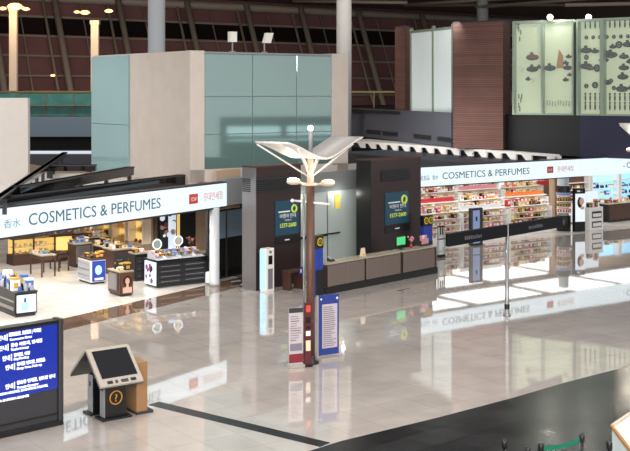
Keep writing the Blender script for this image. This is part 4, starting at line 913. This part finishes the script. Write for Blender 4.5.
lines = [(9, 334, 41, '国际航班, 免税店 | 국제선'), (10, 338.5, 32, 'Concourse Gates'), (11, 344.5, 42, '환승 라운지, 면세점'), (11, 348.5, 29, 'Transfer & Lounge'), (14, 354.5, 30, '면세점, 식당'), (14, 358, 29, 'Duty Free Shop'), (17, 363.5, 45, '면세품 인도장, 免税品'), (17, 367.5, 42, 'Duty Free Pick up'), (17, 382, 55, '탑승동 면세품, 인도장 안내'), (17, 386.5, 39, 'Transit Counter'), (-4, 394, 48, 'KOREAN AIRLINES, SINGAPORE AIRLINES,'), (-8, 401.5, 29, 'CHINA EASTERN AIRLINES')]
for xa, y, xe, body in lines:
    words('screen_text', body, s, 'screen_text', (xb(xa), .008, zb(xa, y)-.05), xb(xe)-xb(xa), .045 if body.isascii() else .06, bold=.002)
for x, y in ((7, 337), (8, 347), (11.5, 357), (14.5, 366), (14.5, 385)):
    z = zb(x, y); words('screen_text', '안내', s, 'screen_text', (xb(x-9), .008, z-.05), xb(x-1.5)-xb(x-9), .08, bold=.002)
    MB().box(xb(x), xb(x)+.015, .008, .015, z-.08, z+.06, 'screen_text').build('divider', s)
# ------------------------------------------------------------------ belt stanchions and cream counter at lower right
def stan(px, py, label):
    t = thing('belt_stanchion', label, 'stanchion', G(px, py), 0)
    MB().lathe([(.16, 0), (.16, .03), (.03, .06), (.03, .88)], 'black', n=18).build('post', t, True); MB().lathe([(.045, .86), (.05, .88), (.05, .98), (.035, 1.0)], 'black', n=16).build('head', t, True)
    return t.location
stan(504.5, 498, 'black belt stanchion, leftmost at the bottom edge'); stan(528, 506, 'short looking black stanchion between the leftmost one and the belt')
a1 = stan(541, 502, 'black belt stanchion at the left end of the green belt'); a2 = stan(582, 492, 'black belt stanchion at the right end of the green belt'); stan(609.5, 500, 'thin black stanchion beside the cream counter')
v = a2-a1; L = v.length
b = MB(); n_ = 12
for i in range(n_):
    x0, x1 = .05+(L-.1)*i/n_, .05+(L-.1)*(i+1)/n_; sg_ = lambda x: -.05*(1-((x-L/2)/(L/2))**2)
    b.hexa([(x0, 0, .88+sg_(x0)), (x1, 0, .88+sg_(x1)), (x1, .006, .88+sg_(x1)), (x0, .006, .88+sg_(x0)), (x0, 0, .96+sg_(x0)), (x1, 0, .96+sg_(x1)), (x1, .006, .96+sg_(x1)), (x0, .006, .96+sg_(x0))], 'green_belt')
one(b, 'queue_belt', 'green belt stretched between the two rightmost bottom stanchions', 'belt', a1, math.atan2(v.y, v.x))
c0 = PY(612, 20.6, 0)
t = thing('reception_counter', 'cream topped counter with timber edge at the lower right corner', 'counter', c0, 0)
o_ = lambda px, Y: (PY(px, Y)-c0)
e0, e1, e2, e3 = Vector((0, 0, 0)), o_(632, 19.1), o_(660, 20.5), o_(650, 22.3)
MB().prism([e0, e1, e2, e3], 0, .9, 'case_white').build('body', t); MB().prism([e0, e1, e2, e3], .9, .96, 'cream_top').build('top', t)
for p_, q_ in ((e0, e1), (e0, e3)):
    MB().tube(p_+Vector((0, 0, .98)), q_+Vector((0, 0, .98)), .035, 'timber_edge' if q_ is e1 else 'bezel', 8).build('edge_trim', t)
lamp('AREA', PY(640, 20.4, 3.2), 60, (1, .93, .8), .8)
